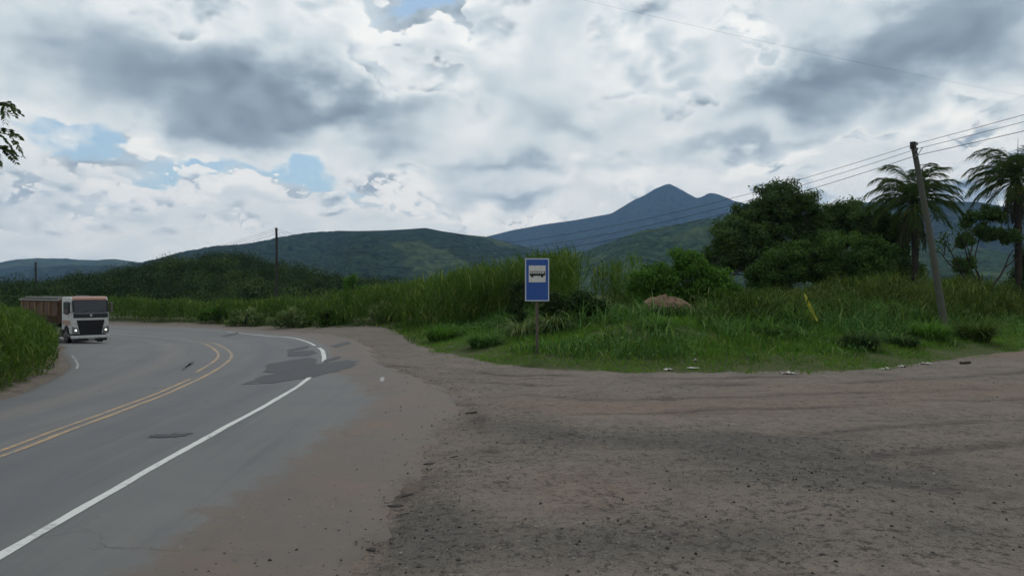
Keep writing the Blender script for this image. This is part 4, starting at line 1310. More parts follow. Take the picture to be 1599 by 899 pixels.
def palm(name, label, x, y, trunk_h, seed, spear=0.0):
    g = np.random.default_rng(seed)
    z0 = float(ground_z(x, y)) - 0.1
    root = tag(empty(name, (x, y, z0)), label, 'palm tree', 'palms behind the field')
    tr = Soup()
    zz = np.linspace(0, trunk_h, 34)
    tr.tube(np.stack([0.10 * np.sin(zz * 0.35), 0 * zz, zz], -1), 0.26 + 0.02 * np.sin(zz * 7.0) + 0.05 * np.exp(-zz / 0.5), 10)
    tr.build('trunk', bark_m, root, True)
    top = np.array([0.10 * math.sin(trunk_h * 0.35), 0, trunk_h])
    for i in range(44):
        az = i * 2.39996 + g.uniform(-0.25, 0.25)
        f = i / 43
        pit = R(82 - 92 * f + g.uniform(-8, 8))
        s = frond_mesh(g, az, g.uniform(3.5, 4.3), pit, R(62 + 50 * (1 - f) + g.uniform(-10, 15)))
        s.V = [v + top + np.array([0, 0, 0.35 * (1 - f)]) for v in s.V]
        s.build('frond', palm_m, root)
    for i in range(18):
        az = i * 2.39996 * 1.7 + g.uniform(-0.3, 0.3)
        s = frond_mesh(g, az, g.uniform(2.8, 3.8), R(-60 + g.uniform(-14, 10)), R(34 + g.uniform(-8, 6)), ragged=0.35, hang=1.3, leaf=0.5)
        s.V = [v + top - np.array([0, 0, 0.25]) for v in s.V]
        o = s.build('dead_frond', deadpalm_m, root)
        o['label'] = 'dry brown frond hanging against the trunk'
    for az in (-1.9, -1.1, 2.4):
        fc = Soup()
        for q in range(26):
            a2 = az + g.uniform(-0.25, 0.25)
            l = g.uniform(0.5, 1.0)
            p0 = top + np.array([0, 0, -0.15])
            pth = [p0 + np.array([math.cos(a2), math.sin(a2), 0.0]) * (l * t) * 0.75 + np.array([0, 0, 0.15 * t - 1.15 * l * t * t]) for t in np.linspace(0, 1, 6)]
            fc.tube(pth, [0.012, 0.02, 0.024, 0.026, 0.022, 0.01], 4, cap=False, a=g.uniform(0, 1))
        fc.build('fruit_cluster', fruit_m, root)
    if spear:
        sp = Soup()
        sp.tube([top + np.array([0.05, 0, 0.2]), top + np.array([0.1, 0, spear * 0.6]), top + np.array([0.12, 0, spear])], [0.06, 0.035, 0.006], 5)
        sp.build('spear_leaf', palm_m, root)
    return root


fruit_m = plain('yellow_fruit_stalks', (0.20, 0.15, 0.035), 0.7, var=0.35)
palm('palm_tree', 'palm behind the leaning utility pole, with a skirt of dry hanging fronds', 32.2, 59.0, 8.0, 251)
palm('palm_tree', 'taller palm at the right edge with a thin upright spear leaf', 39.8, 58.0, 10.3, 252, spear=3.4)

# ------------------------------------------------------------------ woodland on the low hill (one mass)
g = np.random.default_rng(260)
VV, FF, AA, b = [], [], [], 0
cnt = 0
while cnt < 720:
    a = R(g.uniform(-41, -9))
    r = 104 + (400 - 104) * g.uniform() ** 0.75
    x, y = math.sin(a) * r, math.cos(a) * r
    if r < 128 and a > R(-24):
        continue
    cnt += 1
    z = float(wood_z(np.array(x), np.array(y)))
    h = g.uniform(4.0, 7.5) * (0.8 if r < 160 else 1.0)
    w = h * g.uniform(0.5, 0.95)
    nl = 420 if r < 220 else 280
    C, V, F, rn = crown_cloud(np.array([x, y, z + h * 0.56]), (w, w, h * 0.46), 10, int(nl * 1.7), 0.30 + 0.0008 * r, g, 0.5)
    VV.append(V); FF.append(F + b); AA.append(np.clip(rn * 0.8 + g.uniform(-0.2, 0.5), 0, 1)); b += len(V)
o = np_mesh('woodland', np.vstack(VV), np.vstack(FF), wood_m, attrs={'rnd': np.concatenate(AA)})
tag(o, 'dark woodland covering the low hill behind the truck', 'woodland', kind='stuff')

# ------------------------------------------------------------------ mesh-code helpers for built things
class B:
    """bmesh collector for one part"""
    def __init__(self):
        self.bm = bmesh.new()

    def box(self, x0, x1, y0, y1, z0, z1, bev=0.0, rot=None, at=None):
        t = bmesh.new()
        vs = [t.verts.new((x, y, z)) for x in (x0, x1) for y in (y0, y1) for z in (z0, z1)]
        for f in ((0, 1, 3, 2), (4, 6, 7, 5), (0, 4, 5, 1), (2, 3, 7, 6), (0, 2, 6, 4), (1, 5, 7, 3)):
            t.faces.new([vs[i] for i in f])
        return self._merge(t, bev, rot, at)

    def prism(self, pts, y0, y1, bev=0.0, axis='y', taper=None):
        """outline in the x-z plane extruded along y (or outline in y-z extruded along x)"""
        t = bmesh.new()
        mk = (lambda a, c, s: (a, s, c)) if axis == 'y' else (lambda a, c, s: (s, a, c))
        A = [t.verts.new(mk(a, c, y0)) for a, c in pts]
        C = [t.verts.new(mk(a, c, y1)) for a, c in (taper or pts)]
        t.faces.new(A)
        t.faces.new(C[::-1])
        n = len(A)
        for i in range(n):
            t.faces.new([A[i], C[i], C[(i + 1) % n], A[(i + 1) % n]][::-1])
        bmesh.ops.recalc_face_normals(t, faces=t.faces)
        return self._merge(t, bev)

    def cyl(self, c, r, h, axis='z', seg=24, r2=None, bev=0.0):
        t = bmesh.new()
        bmesh.ops.create_cone(t, cap_ends=True, segments=seg, radius1=r, radius2=r if r2 is None else r2, depth=h)
        M = {'z': Matrix(), 'x': Matrix.Rotation(R(90), 4, 'Y'), 'y': Matrix.Rotation(R(90), 4, 'X')}[axis]
        bmesh.ops.transform(t, matrix=Matrix.Translation(c) @ M, verts=t.verts)
        return self._merge(t, bev)

    def _merge(self, t, bev=0.0, rot=None, at=None):
        if bev:
            bmesh.ops.bevel(t, geom=list(t.edges), offset=bev, segments=2, affect='EDGES', profile=0.6, clamp_overlap=True)
        if rot is not None:
            bmesh.ops.transform(t, matrix=rot, verts=t.verts)
        if at is not None:
            bmesh.ops.translate(t, vec=at, verts=t.verts)
        me = bpy.data.meshes.new('tmp')
        t.to_mesh(me)
        t.free()
        self.bm.from_mesh(me)
        bpy.data.meshes.remove(me)
        return self

    def build(self, name, mat, parent=None, label=None, smooth=False):
        me = bpy.data.meshes.new(name)
        bmesh.ops.recalc_face_normals(self.bm, faces=self.bm.faces)
        self.bm.to_mesh(me)
        self.bm.free()
        for p in me.polygons:
            p.use_smooth = smooth
        me.materials.append(mat)
        o = bpy.data.objects.new(name, me)
        COL.objects.link(o)
        o.parent = parent
        if label:
            o['label'] = label
        return o


# ------------------------------------------------------------------ truck
def build_truck():
    white = plain('truck_white_paint', (0.52, 0.52, 0.51), 0.4, var=0.1, scale=2.5, spec=0.5, dirt=(0.24, 0.21, 0.18), dirt_amt=0.5)
    salmon = plain('truck_faded_red_paint', (0.36, 0.20, 0.155), 0.5, var=0.15, scale=3, spec=0.4, dirt=(0.30, 0.24, 0.2), dirt_amt=0.5)
    black = plain('truck_black_plastic', (0.012, 0.013, 0.015), 0.5, var=0.2, spec=0.35)
    grillem = plain('truck_grille', (0.008, 0.009, 0.011), 0.45, var=0.3, scale=9, spec=0.3)
    glass = plain('truck_dark_glass', (0.008, 0.013, 0.020), 0.04, var=0.1, spec=0.5)
    chrome = plain('truck_bright_trim', (0.42, 0.43, 0.44), 0.3, 0.8, var=0.1)
    tyre_m = plain('truck_tyre', (0.018, 0.017, 0.016), 0.9, var=0.2, dirt=(0.09, 0.07, 0.055), dirt_amt=0.6)
    steel = plain('truck_dull_steel', (0.13, 0.125, 0.12), 0.6, 0.3, var=0.2, dirt=(0.12, 0.085, 0.06))
    rust = plain('tipper_rust_red', (0.080, 0.042, 0.027), 0.8, var=0.3, scale=1.6, dirt=(0.13, 0.08, 0.05), dirt_amt=0.8)
    ochre = plain('tipper_rib_ochre', (0.20, 0.13, 0.062), 0.8, var=0.25, scale=2, dirt=(0.12, 0.06, 0.035), dirt_amt=0.7)
    rail = plain('tipper_top_rail', (0.26, 0.26, 0.25), 0.7, var=0.25, scale=3)
    lampm, N, out = material('lit_headlamp')
    principled(N, out, (0.8, 0.8, 0.78), 0.2, emit=(1.0, 0.96, 0.86), estr=0.9)
    lensm = plain('lamp_cluster', (0.20, 0.20, 0.20), 0.15, 0.4, var=0.2, spec=0.6)

    x, y = -27.9, 48.8
    t = tag(empty('dump_truck', (x, y, float(base_z(x, y)) + 0.012), R(-43)), 'dirty white cab-over truck with lit headlamps pulling a rusty brown tipper trailer', 'truck')
    t.scale = (1, 0.91, 1)
    # cab shell: side outline, front at x = 0
    cab = B().prism([(-2.15, 0.85), (-2.15, 2.92), (-1.95, 3.05), (-0.42, 3.08), (-0.2, 2.98), (-0.16, 2.84), (0.0, 2.05), (0.02, 1.65), (0.0, 0.62), (-0.55, 0.62), (-0.72, 0.98), (-0.95, 1.14), (-1.35, 1.16), (-1.68, 0.96), (-1.8, 0.85)], -1.22, 1.22, 0.10).build('cab', white, t)
    B().prism([(-0.44, 2.86), (-0.44, 3.11), (-0.20, 3.05), (-0.10, 2.90), (-0.12, 2.84)], -1.12, 1.12, 0.05).build('sun_visor', salmon, t)
    B().prism([(-0.19, 2.87), (0.012, 2.0), (0.042, 2.0), (-0.16, 2.87)], -1.06, 1.06, 0.01).build('windscreen', glass, t)
    # black frame and wipers panel
    fr = B().prism([(0.012, 1.68), (0.012, 2.0), (0.05, 1.99), (0.06, 1.70)], -1.14, 1.14, 0.015)
    for s in (-1, 1):
        fr.prism([(-0.18, 2.82), (0.0, 2.05), (0.036, 2.05), (-0.14, 2.84)], s * 1.19 - 0.125 * (s > 0), s * 1.19 + 0.125 * (s < 0), 0.01)
    fr.build('front_panel', black, t)
    tr = B().box(0.06, 0.072, -1.05, 1.05, 1.965, 1.99)
    tr.build('trim_strip', chrome, t)
    for y0 in (-0.55, 0.35):
        wp = B().prism([(y0, 2.07), (y0 + 0.03, 2.07), (y0 + 0.55, 2.22), (y0 + 0.53, 2.24)], 0.035, 0.05, axis='x')
        wp.build('wiper', black, t)
    em = B().cyl((0.075, 0, 1.86), 0.085, 0.02, 'x', 20)
    em.build('emblem', chrome, t)
    gr = B().prism([(-0.92, 1.54), (0.92, 1.54), (0.70, 0.56), (-0.70, 0.56)], 0.01, 0.045, 0.012, axis='x')
    for k in range(9):
        z = 0.62 + k * 0.1
        w = 0.70 + 0.22 * (z - 0.56) / 0.98 - 0.05
        gr.box(0.043, 0.062, -w, w, z, z + 0.035)
    gr.build('grille', grillem, t)
    for s in (-1, 1):
        cl = B().prism([(s * 0.84, 1.02), (s * 1.21, 1.14), (s * 1.21, 0.66), (s * 0.80, 0.62)], 0.005, 0.05, 0.012, axis='x').build('lamp_cluster', lensm, t)
        B().cyl((0.055, s * 0.99, 0.88), 0.075, 0.03, 'x', 18).build('headlamp', lampm, cl)
    bp = B().box(-0.28, 0.10, -1.24, 1.24, 0.34, 0.54, 0.04)
    bp.build('bumper', white, t)
    B().box(-0.5, 0.02, -1.1, 1.1, 0.16, 0.36, 0.03).build('lower_valance', black, t)
    B().box(0.022, 0.034, -0.15, 0.25, 0.20, 0.32).build('number_plate', rail, t)
    for s in (-1, 1):
        d = B().prism([(-1.75, 1.95), (-1.75, 2.72), (-0.62, 2.76), (-0.42, 1.98), (-0.85, 1.86)], s * 1.222, s * 1.235, 0.004).build('side_window', glass, t)
        B().box(-1.9, -0.3, s * 1.222 - 0.004, s * 1.222 + 0.008, 1.22, 1.52).build('side_stripe', salmon, t)
        m = B().box(-0.16, 0.06, s * 1.42 - 0.075, s * 1.42 + 0.075, 2.02, 2.72, 0.05)
        m.box(-0.2, -0.14, min(s * 1.2, s * 1.5), max(s * 1.2, s * 1.5), 2.62, 2.67)
        m.box(-0.2, -0.14, min(s * 1.2, s * 1.5), max(s * 1.2, s * 1.5), 2.05, 2.10)
        m.build('mirror', black if s < 0 else steel, t)
        st = B().box(-1.75, -0.55, s * 1.12 - 0.1, s * 1.12 + 0.1, 0.40, 0.60, 0.03)
        st.build('cab_step', steel, t)
    B().box(-1.35, -0.75, -0.55, 0.15, 3.075, 3.16, 0.03).build('roof_hatch', steel, t)

    def wheel(cx, cy, w=0.3, r=0.5):
        wh = B().cyl((cx, cy, r), r, w, 'y', 32, bev=0.03).build('wheel', tyre_m, t)
        s = 1 if cy > 0 else -1
        h = B().cyl((cx, cy + s * (w / 2 - 0.02), r), r * 0.58, 0.06, 'y', 24)
        h.cyl((cx, cy + s * (w / 2 + 0.03), r), r * 0.24, 0.1, 'y', 16)
        h.build('rim', steel, wh)
    for cx in (-1.28, -4.6, -5.9, -8.4, -9.65, -10.9):
        for s in (-1, 1):
            wheel(cx, s * 1.05, 0.3 if cx > -2 else 0.52)
    ch = B().box(-6.6, -0.6, -0.42, 0.42, 0.62, 0.92, 0.02)
    ch.box(-11.7, -5.0, -0.5, 0.5, 0.95, 1.18, 0.02)
    for cx in (-1.28, -4.6, -5.9, -8.4, -9.65, -10.9):
        ch.cyl((cx, 0, 0.5), 0.09, 2.0, 'y', 12)
    ch.build('chassis', black, t)
    for s in (-1, 1):
        B().box(-3.85, -2.35, s * 0.93 - 0.27, s * 0.93 + 0.27, 0.42, 0.98, 0.09).build('fuel_tank', steel, t)
        mg = B()
        for c0, c1 in ((-5.15, -4.05), (-6.45, -5.35)):
            mg.prism([(c0, 0.75), (c0 + 0.12, 1.07), (c0 + 0.35, 1.13), (c1 - 0.35, 1.13), (c1 - 0.12, 1.07), (c1, 0.75), (c1 - 0.04, 0.75), (c1 - 0.15, 1.04), (c1 - 0.36, 1.10), (c0 + 0.36, 1.10), (c0 + 0.15, 1.04), (c0 + 0.04, 0.75)], s * 1.05 - 0.28, s * 1.05 + 0.28)
        mg.build('mudguard', black, t)
    # tipper body: front leans, belly tapers
    tub = B()
    x0, x1 = -2.75, -11.9
    prof = [(-1.25, 2.78), (1.25, 2.78), (1.25, 1.75), (0.85, 1.22), (-0.85, 1.22), (-1.25, 1.75)]
    tub.prism(prof, x1, x0, 0.02, axis='x')
    tub_o = tub.build('tipper_body', rust, t)
    for k in range(6):
        xc = x0 - 0.1 - k * 1.7
        for s in (-1, 1):
            rb = B().box(xc - 0.08, xc + 0.08, min(s * 1.252, s * 1.34), max(s * 1.252, s * 1.34), 1.75, 2.74, 0.012)
            rb.build('rib', ochre if k else rust, tub_o)
    rl = B()
    for s in (-1, 1):
        rl.box(x1 - 0.05, x0 + 0.05, s * 1.29 - 0.09, s * 1.29 + 0.09, 2.785, 2.87, 0.015)
    for k in range(8):
        xc = x0 - 0.4 - k * 1.2
        rl.box(xc - 0.05, xc + 0.05, -1.2, 1.2, 2.80, 2.93)
    rl.build('top_rail', rail, tub_o)
    tp = B()
    for k in range(7):
        xc = x0 - 0.55 - k * 1.25
        tp.box(xc - 1.02, xc - 0.02, -1.32, 1.32, 2.935, 2.955 + 0.05 * (k % 3), 0.008, Matrix.Rotation(R(0.6 * (k % 3 - 1)), 4, 'Y') if False else None)
    tp.build('load_cover', plain('tipper_grey_cover', (0.20, 0.195, 0.185), 0.9, var=0.3, scale=1.4), tub_o)
    pl = B().prism([(-2.7, 1.3), (-2.6, 2.9), (-2.52, 2.9), (-2.6, 1.3)], -1.2, 1.2, 0.01)
    pl.build('headboard', rust, tub_o)
    return t


build_truck()


# ------------------------------------------------------------------ bus stop sign
def build_sign():
    x, y = 0.97, 28.5
    z0 = float(ground_z(x, y))
    blue = plain('sign_blue', (0.006, 0.060, 0.26), 0.45, var=0.12, scale=2.5, spec=0.4, dirt=(0.04, 0.06, 0.18), dirt_amt=0.4)
    wht = plain('sign_white', (0.52, 0.52, 0.49), 0.5, var=0.08, scale=4, dirt=(0.36, 0.34, 0.3), dirt_amt=0.5)
    rim = plain('sign_border', (0.42, 0.46, 0.54), 0.5, var=0.1)
    blk = plain('sign_black', (0.010, 0.010, 0.011), 0.5, var=0.1)
    post = plain('sign_post_brown', (0.085, 0.066, 0.052), 0.85, var=0.3, scale=5, dirt=(0.13, 0.11, 0.09), dirt_amt=0.5)
    back = plain('sign_back_grey', (0.22, 0.22, 0.22), 0.6, 0.3, var=0.15)
    t = tag(empty('bus_stop_sign', (x, y, z0), R(3)), 'blue bus stop sign with a black bus on a white square, on a brown post', 'road sign')
    zb, zt, w = 2.33 - z0, 3.97 - z0, 0.46
    B().box(-0.05, 0.05, 0.0, 0.10, -0.2, zt - 0.05, 0.008).build('post', post, t)
    pn = B().box(-w - 0.015, w + 0.015, -0.03, -0.004, zb - 0.015, zt + 0.015, 0.004).build('panel', back, t)
    f = B()
    bw = 0.035
    f.box(-w, w, -0.036, -0.0305, zb, zb + bw)
    f.box(-w, w, -0.036, -0.0305, zt - bw, zt)
    f.box(-w, -w + bw, -0.036, -0.0305, zb + bw, zt - bw)
    f.box(w - bw, w, -0.036, -0.0305, zb + bw, zt - bw)
    f.build('border', rim, pn)
    B().box(-w + bw, w - bw, -0.034, -0.0305, zb + bw, zt - bw).build('blue_field', blue, pn)
    sq = 0.325
    sz0, sz1 = zt - 0.27 - 0.645, zt - 0.27
    B().box(-sq, sq, -0.040, -0.0345, sz0, sz1).build('white_square', wht, pn)
    bus = B()
    bz = (sz0 + sz1) / 2 + 0.0
    L = 0.29
    ya, yb = -0.046, -0.0405
    bus.box(-L, L, ya, yb, bz - 0.075, bz + 0.012)          # lower body
    bus.box(-L, L, ya, yb, bz + 0.083, bz + 0.103)          # roof
    n = 6
    for i in range(n + 1):                                   # window posts
        c = -L + 0.012 + i * (2 * L - 0.024) / n
        bus.box(c - 0.010, c + 0.010, ya, yb, bz + 0.012, bz + 0.083)
    bus.prism([(L, bz - 0.06), (L + 0.02, bz - 0.05), (L + 0.012, bz + 0.09), (L, bz + 0.10)], ya, yb)
    for c in (-0.19, 0.19):
        bus.cyl((c, (ya + yb) / 2, bz - 0.085), 0.05, 0.0055, 'y', 20)
    bus.build('bus_symbol', blk, pn)
    bl = B()
    for z in (zb + 0.3, zt - 0.18):
        bl.cyl((0.0, -0.043, z), 0.014, 0.012, 'y', 10)
    bl.build('bolt', post, pn)
    br = B()
    for z in (zb + 0.3, zt - 0.3):
        br.box(-0.3, 0.3, -0.0035, 0.0, z - 0.025, z + 0.025)
    br.build('bracket', back, pn)


build_sign()

# ------------------------------------------------------------------ utility poles and wires
conc = plain('weathered_pole', (0.072, 0.074, 0.060), 0.9, var=0.3, scale=1.5, dirt=(0.075, 0.085, 0.055), dirt_amt=0.6)
darkw = plain('dark_pole_top', (0.035, 0.032, 0.03), 0.9, var=0.3)
wire_m = plain('black_wire', (0.015, 0.015, 0.016), 0.6, var=0.1)
insul_m = plain('insulator', (0.16, 0.15, 0.14), 0.4, var=0.1)
PG = 'utility poles along the road'


def pole(x, y, zb, top, lean, label, r0=0.19, r1=0.125, mat=None):
    """top: height of the head above z = 0; lean: horizontal offset of the head"""
    t = tag(empty('utility_pole', (x, y, zb)), label, 'utility pole', PG)
    h = top - zb
    k = np.linspace(0, 1, 12)
    P = np.stack([lean[0] * k ** 0.9 + 0.10 * np.sin(k * math.pi), lean[1] * k, -0.4 + (h + 0.4) * k], -1)
    s = Soup().tube(P, np.linspace(r0, r1, 12), 12)
    s.build('shaft', mat or conc, t, True)
    hd = P[-1]
    B().cyl((hd[0], hd[1], hd[2] - 0.12), r1 + 0.02, 0.36, 'z', 14, bev=0.02).build('pole_cap', darkw, t)
    for dz in (0.15, 0.42, 0.75):
        c = B().cyl((hd[0] + 0.02, hd[1] - r1 - 0.12, hd[2] - dz), 0.035, 0.24, 'y', 10)
        c.cyl((hd[0] + 0.02, hd[1] - r1 - 0.22, hd[2] - dz + 0.05), 0.055, 0.12, 'z', 12, bev=0.01)
        c.build('insulator', insul_m, t)
    return Vector((x + hd[0], y + hd[1] - r1 - 0.22, zb + hd[2]))


P1 = pole(22.45, 38.0, float(ground_z(22.45, 38.0)), 10.35, (-1.75, 0.0), 'tall weathered pole leaning left in front of the palm')
P2 = pole(-28.9, 90.0, -1.2, 10.4, (0.1, 0), 'thin dark pole standing against the wooded ridge', 0.19, 0.14, darkw)
P3 = pole(-103.5, 160.0, -4.0, 9.0, (0, 0), 'farthest small pole at the left above the trailer', 0.24, 0.18, darkw)
P0 = Vector((33.5, -30.0, 12.6))
# brace wire and twigs of vine at the head of the leaning pole
br = Soup()
pr = bpy.data.objects['utility_pole']
br.tube([(-1.75, -0.12, P1.z - pr.location.z - 0.9), (-1.45, -0.2, P1.z - pr.location.z - 0.4), (-1.35, -0.2, P1.z - pr.location.z - 0.25)], 0.018, 5)
br.build('bracket', wire_m, pr)


def catenary(a, b, sag, n=48):
    t = np.linspace(0, 1, n)[:, None]
    p = np.array(a) * (1 - t) + np.array(b) * t
    p[:, 2] -= (4 * t * (1 - t))[:, 0] * sag
    return p


for nm, dz, s1, lift in (('highest of the three wires strung between the poles', 0.10, 3.7, 0.55), ('middle one of the three wires strung between the poles', 0.37, 4.0, 0.25), ('lowest of the three wires strung between the poles', 0.70, 4.15, -0.45)):
    o = Vector((0, 0, -dz))
    pth = np.vstack([catenary(P0 + o + Vector((0, 0, lift)), P1 + o, 0.8, 30), catenary(P1 + o, P2 + o, s1, 60)[1:], catenary(P2 + o, P3 + o, 2.5, 40)[1:]])
    s = Soup().tube(pth, 0.012 if dz < 0.5 else 0.015, 5)
    tag(s.build('power_line', wire_m), nm, 'wire', 'wires between the poles')
s = Soup().tube(catenary((-14, 17.6, 13.7), (46, 42.0, 11.2), 0.9, 60), 0.0024, 5)
tag(s.build('overhead_wire', wire_m), 'single thin wire crossing the clouds high overhead', 'wire')
x, y = -60.5, 97.0
t = tag(empty('wooden_post', (x, y, -1.5)), 'short pale post above the tipper trailer', 'post')
B().box(-0.14, 0.14, -0.14, 0.14, 0, 3.2, 0.02).build('shaft', conc, t)

# ------------------------------------------------------------------ earth mound
def build_mound():
    x, y = 7.9, 37.6
    m, N, out = material('termite_earth')
    pos = N.new('ShaderNodeTexCoord').outputs['Object']
    n = N.noise(pos, 3.5, 8, 0.68)
    c = N.ramp(n, [(0.3, (0.085, 0.058, 0.036)), (0.5, (0.165, 0.116, 0.074)), (0.75, (0.25, 0.18, 0.12))])
    c = N.mix(N.m('MULTIPLY', N.ss(0.5, 0.68, N.noise(pos, 1.8, 6, 0.6)), 0.5), c, (0.15, 0.115, 0.085))
    principled(N, out, c, 0.95, bump=n, bstr=0.8, bdist=0.08, spec=0.1)
    z0 = float(ground_z(x, y))
    th = np.linspace(0, 2 * math.pi, 72, endpoint=False)
    ph = np.linspace(0.02, math.pi / 2, 30)
    T, Pp = np.meshgrid(th, ph, indexing='ij')
    rr = 1.0 + 0.22 * (fbm(np.cos(T) * 1.7 + 5, np.sin(T) * 1.7 + Pp * 2, 4, 301) - 0.5) * 2 + 0.13 * (fbm(T * 5, Pp * 6, 3, 302) - 0.5) * 2 * np.sin(Pp) * np.sin(T / 2) ** 0.5
    X = np.cos(T) * np.sin(Pp) ** 0.9 * 1.35 * rr
    Y = np.sin(T) * np.sin(Pp) ** 0.9 * 1.1 * rr
    Z = (np.cos(Pp) ** 0.85) * 1.12 * rr - 0.14
    i = np.arange(72 * 30).reshape(72, 30)
    j = np.roll(i, -1, 0)
    F = np.stack([i[:, :-1], j[:, :-1], j[:, 1:], i[:, 1:]], -1).reshape(-1, 4)
    o = np_mesh('earth_mound', np.stack([X, Y, Z], -1).reshape(-1, 3), F[:, ::-1], m, smooth=True)
    o.location = (x, y, z0)
    tag(o, 'rounded reddish termite mound half sunk in the weeds', 'earth mound')


build_mound()

# weeds climbing the front and left flank of the mound
g = np.random.default_rng(310)
n = 900
a = g.uniform(-3.4, -0.6, n)
r = g.uniform(0.95, 1.9, n)
X, Y = 7.75 + np.cos(a) * r * 1.1 - 0.25, 37.6 + np.sin(a) * r * 0.9
P = np.stack([X, Y, ground_z(X, Y) - 0.03], -1)
az = g.uniform(0, 2 * math.pi, n)
V, F, per = blades(P, az, g.uniform(0.35, 0.95, n), g.uniform(0.04, 0.08, n), R(1) * g.uniform(55, 88, n), R(1) * g.uniform(40, 130, n), 3)
o = np_mesh('vines', V, F, dkbush_m, attrs={'rnd': np.repeat(g.uniform(0.2, 1.0, n), per)})
tag(o, 'dark trailing weeds over the foot of the termite mound', 'weeds', kind='stuff')


# ------------------------------------------------------------------ single tussocks
def tussock(x, y, n, h, wid, spread, mat, label, seed, bend=(60, 140), tone=(0.2, 0.9), group='grass tussocks on the verge'):
    g = np.random.default_rng(seed)
    z0 = float(ground_z(x, y)) - 0.05
    a = g.uniform(0, 2 * math.pi, n)
    r = spread * np.sqrt(g.uniform(0, 1, n))
    P = np.stack([np.cos(a) * r, np.sin(a) * r, 0 * a], -1)
    az = a + g.normal(0, 0.6, n)
    V, F, per = blades(P, az, h * g.uniform(0.55, 1.25, n), wid * g.uniform(0.6, 1.3, n), R(1) * g.uniform(55, 88, n), R(1) * g.uniform(*bend, n), 5, face=az + math.pi / 2 + g.normal(0, 0.4, n))
    o = np_mesh('grass_tussock', V, F, mat, attrs={'rnd': np.repeat(g.uniform(*tone, n), per)})
    o.location = (x, y, z0)
    return tag(o, label, 'grass tussock', group)


tussock(14.0, 29.6, 900, 0.95, 0.045, 0.45, dkbush_m, 'dark rounded tussock at the front of the verge on the right', 321, tone=(0.1, 0.9))
tussock(9.6, 34.3, 420, 1.25, 0.05, 0.5, weed_m, 'spiky tussock with long arching blades right of the earth mound', 322, (40, 120), (0.4, 1.0))
tussock(2.0, 34.2, 420, 1.7, 0.055, 0.5, pale_m, 'pale drooping reed tussock just behind the sign post', 323, (90, 170), (0.0, 0.95))
tussock(0.6, 34.6, 360, 1.5, 0.055, 0.5, pale_m, 'pale drooping reed tussock to the left of the sign post', 324, (90, 170), (0.0, 0.95))
tussock(19.2, 33.9, 700, 1.2, 0.05, 0.55, bush_m, 'bright green tussock in front of the leaning pole', 325, (40, 110), (0.3, 1.0))
tussock(13.0, 33.8, 320, 1.3, 0.05, 0.5, weed_m, 'tall grey green tussock left of the yellow frond', 326, (40, 110), (0.5, 1.0))
tussock(-1.2, 32.6, 600, 0.9, 0.05, 0.6, weed_m, 'leafy dark green tussock on the verge left of the sign', 327, (60, 140), (0.2, 0.9))
tussock(16.6, 31.4, 500, 0.7, 0.05, 0.55, dkbush_m, 'low dark tussock between the rounded one and the bright one', 328, (60, 140), (0.1, 0.95))

tussock(6.0, 31.2, 420, 0.75, 0.055, 0.6, weed_m, 'wide leafy tussock midway between the sign and the earth mound', 331, (60, 150), (0.2, 1.0))
tussock(10.8, 31.0, 460, 0.85, 0.055, 0.6, weed_m, 'arching leafy tussock below the right end of the earth mound', 332, (60, 150), (0.3, 1.0))
tussock(11.9, 35.6, 380, 1.5, 0.06, 0.5, field_m, 'tall yellowish tussock at the near end of the field grass', 333, (50, 130), (0.3, 1.0))
tussock(22.3, 35.4, 520, 1.5, 0.06, 0.55, field_m, 'tall olive tussock hiding the foot of the leaning pole', 334, (50, 130), (0.2, 0.95))
tussock(-3.6, 38.2, 600, 1.1, 0.055, 0.7, bush_m, 'bushy green tussock where the verge narrows left of the sign', 335, (50, 140), (0.2, 0.9))

# yellow fallen frond standing in the weeds
yl = leaf_mat('yellow_frond', [(0, (0.18, 0.14, 0.02)), (0.6, (0.30, 0.24, 0.035)), (1, (0.36, 0.31, 0.08))], 0.2)
g = np.random.default_rng(330)
s = Soup()
for (bx, L, lean_x, w) in ((0.0, 1.35, -0.42, 0.11), (-0.35, 0.75, -0.25, 0.13), (-0.2, 0.6, -0.05, 0.1)):
    t = np.linspace(0, 1, 9)
    P = np.stack([bx + lean_x * t * L / 1.0, 0.12 * np.sin(t * 3), L * t * 0.92 - 0.2 * t ** 3 * (L < 1)], -1)
    for q in range(8):
        a, b = P[q], P[q + 1]
        wa, wb = w * (0.35 + math.sin(math.pi * (0.1 + 0.88 * t[q]))) * 0.75, w * (0.35 + math.sin(math.pi * (0.1 + 0.88 * t[q + 1]))) * 0.75
        for sg in (-1, 1):
            s.add([a, b, b + np.array([sg * wb, 0.04 * sg, 0.03]), a + np.array([sg * wa, 0.04 * sg, 0.03])], [(0, 1, 2, 3)], g.uniform(0.1, 1.0))
o = s.build('yellow_frond', yl)
o.location = (14.0, 33.8, float(ground_z(14.0, 33.8)) + 0.35)
tag(o, 'yellowed leaf frond sticking up out of the weeds', 'dead leaf')

# ------------------------------------------------------------------ litter, sticks, broken asphalt, stones
paper_m = plain('pale_litter', (0.42, 0.40, 0.36), 0.8, var=0.15, scale=6)
stick_m = plain('dark_stick', (0.035, 0.028, 0.022), 0.95, var=0.3)
chunk_m = plain('asphalt_chunk', (0.038, 0.035, 0.033), 0.95, var=0.4, scale=6)


def ground_at(x, y):
    i = min(max(np.searchsorted(gx, x) - 1, 0), len(gx) - 2)
    j = min(max(np.searchsorted(gy, y) - 1, 0), len(gy) - 2)
    u, v = (x - gx[i]) / (gx[i + 1] - gx[i]), (y - gy[j]) / (gy[j + 1] - gy[j])
    return float(GZ[i, j] * (1 - u) * (1 - v) + GZ[i + 1, j] * u * (1 - v) + GZ[i, j + 1] * (1 - u) * v + GZ[i + 1, j + 1] * u * v)


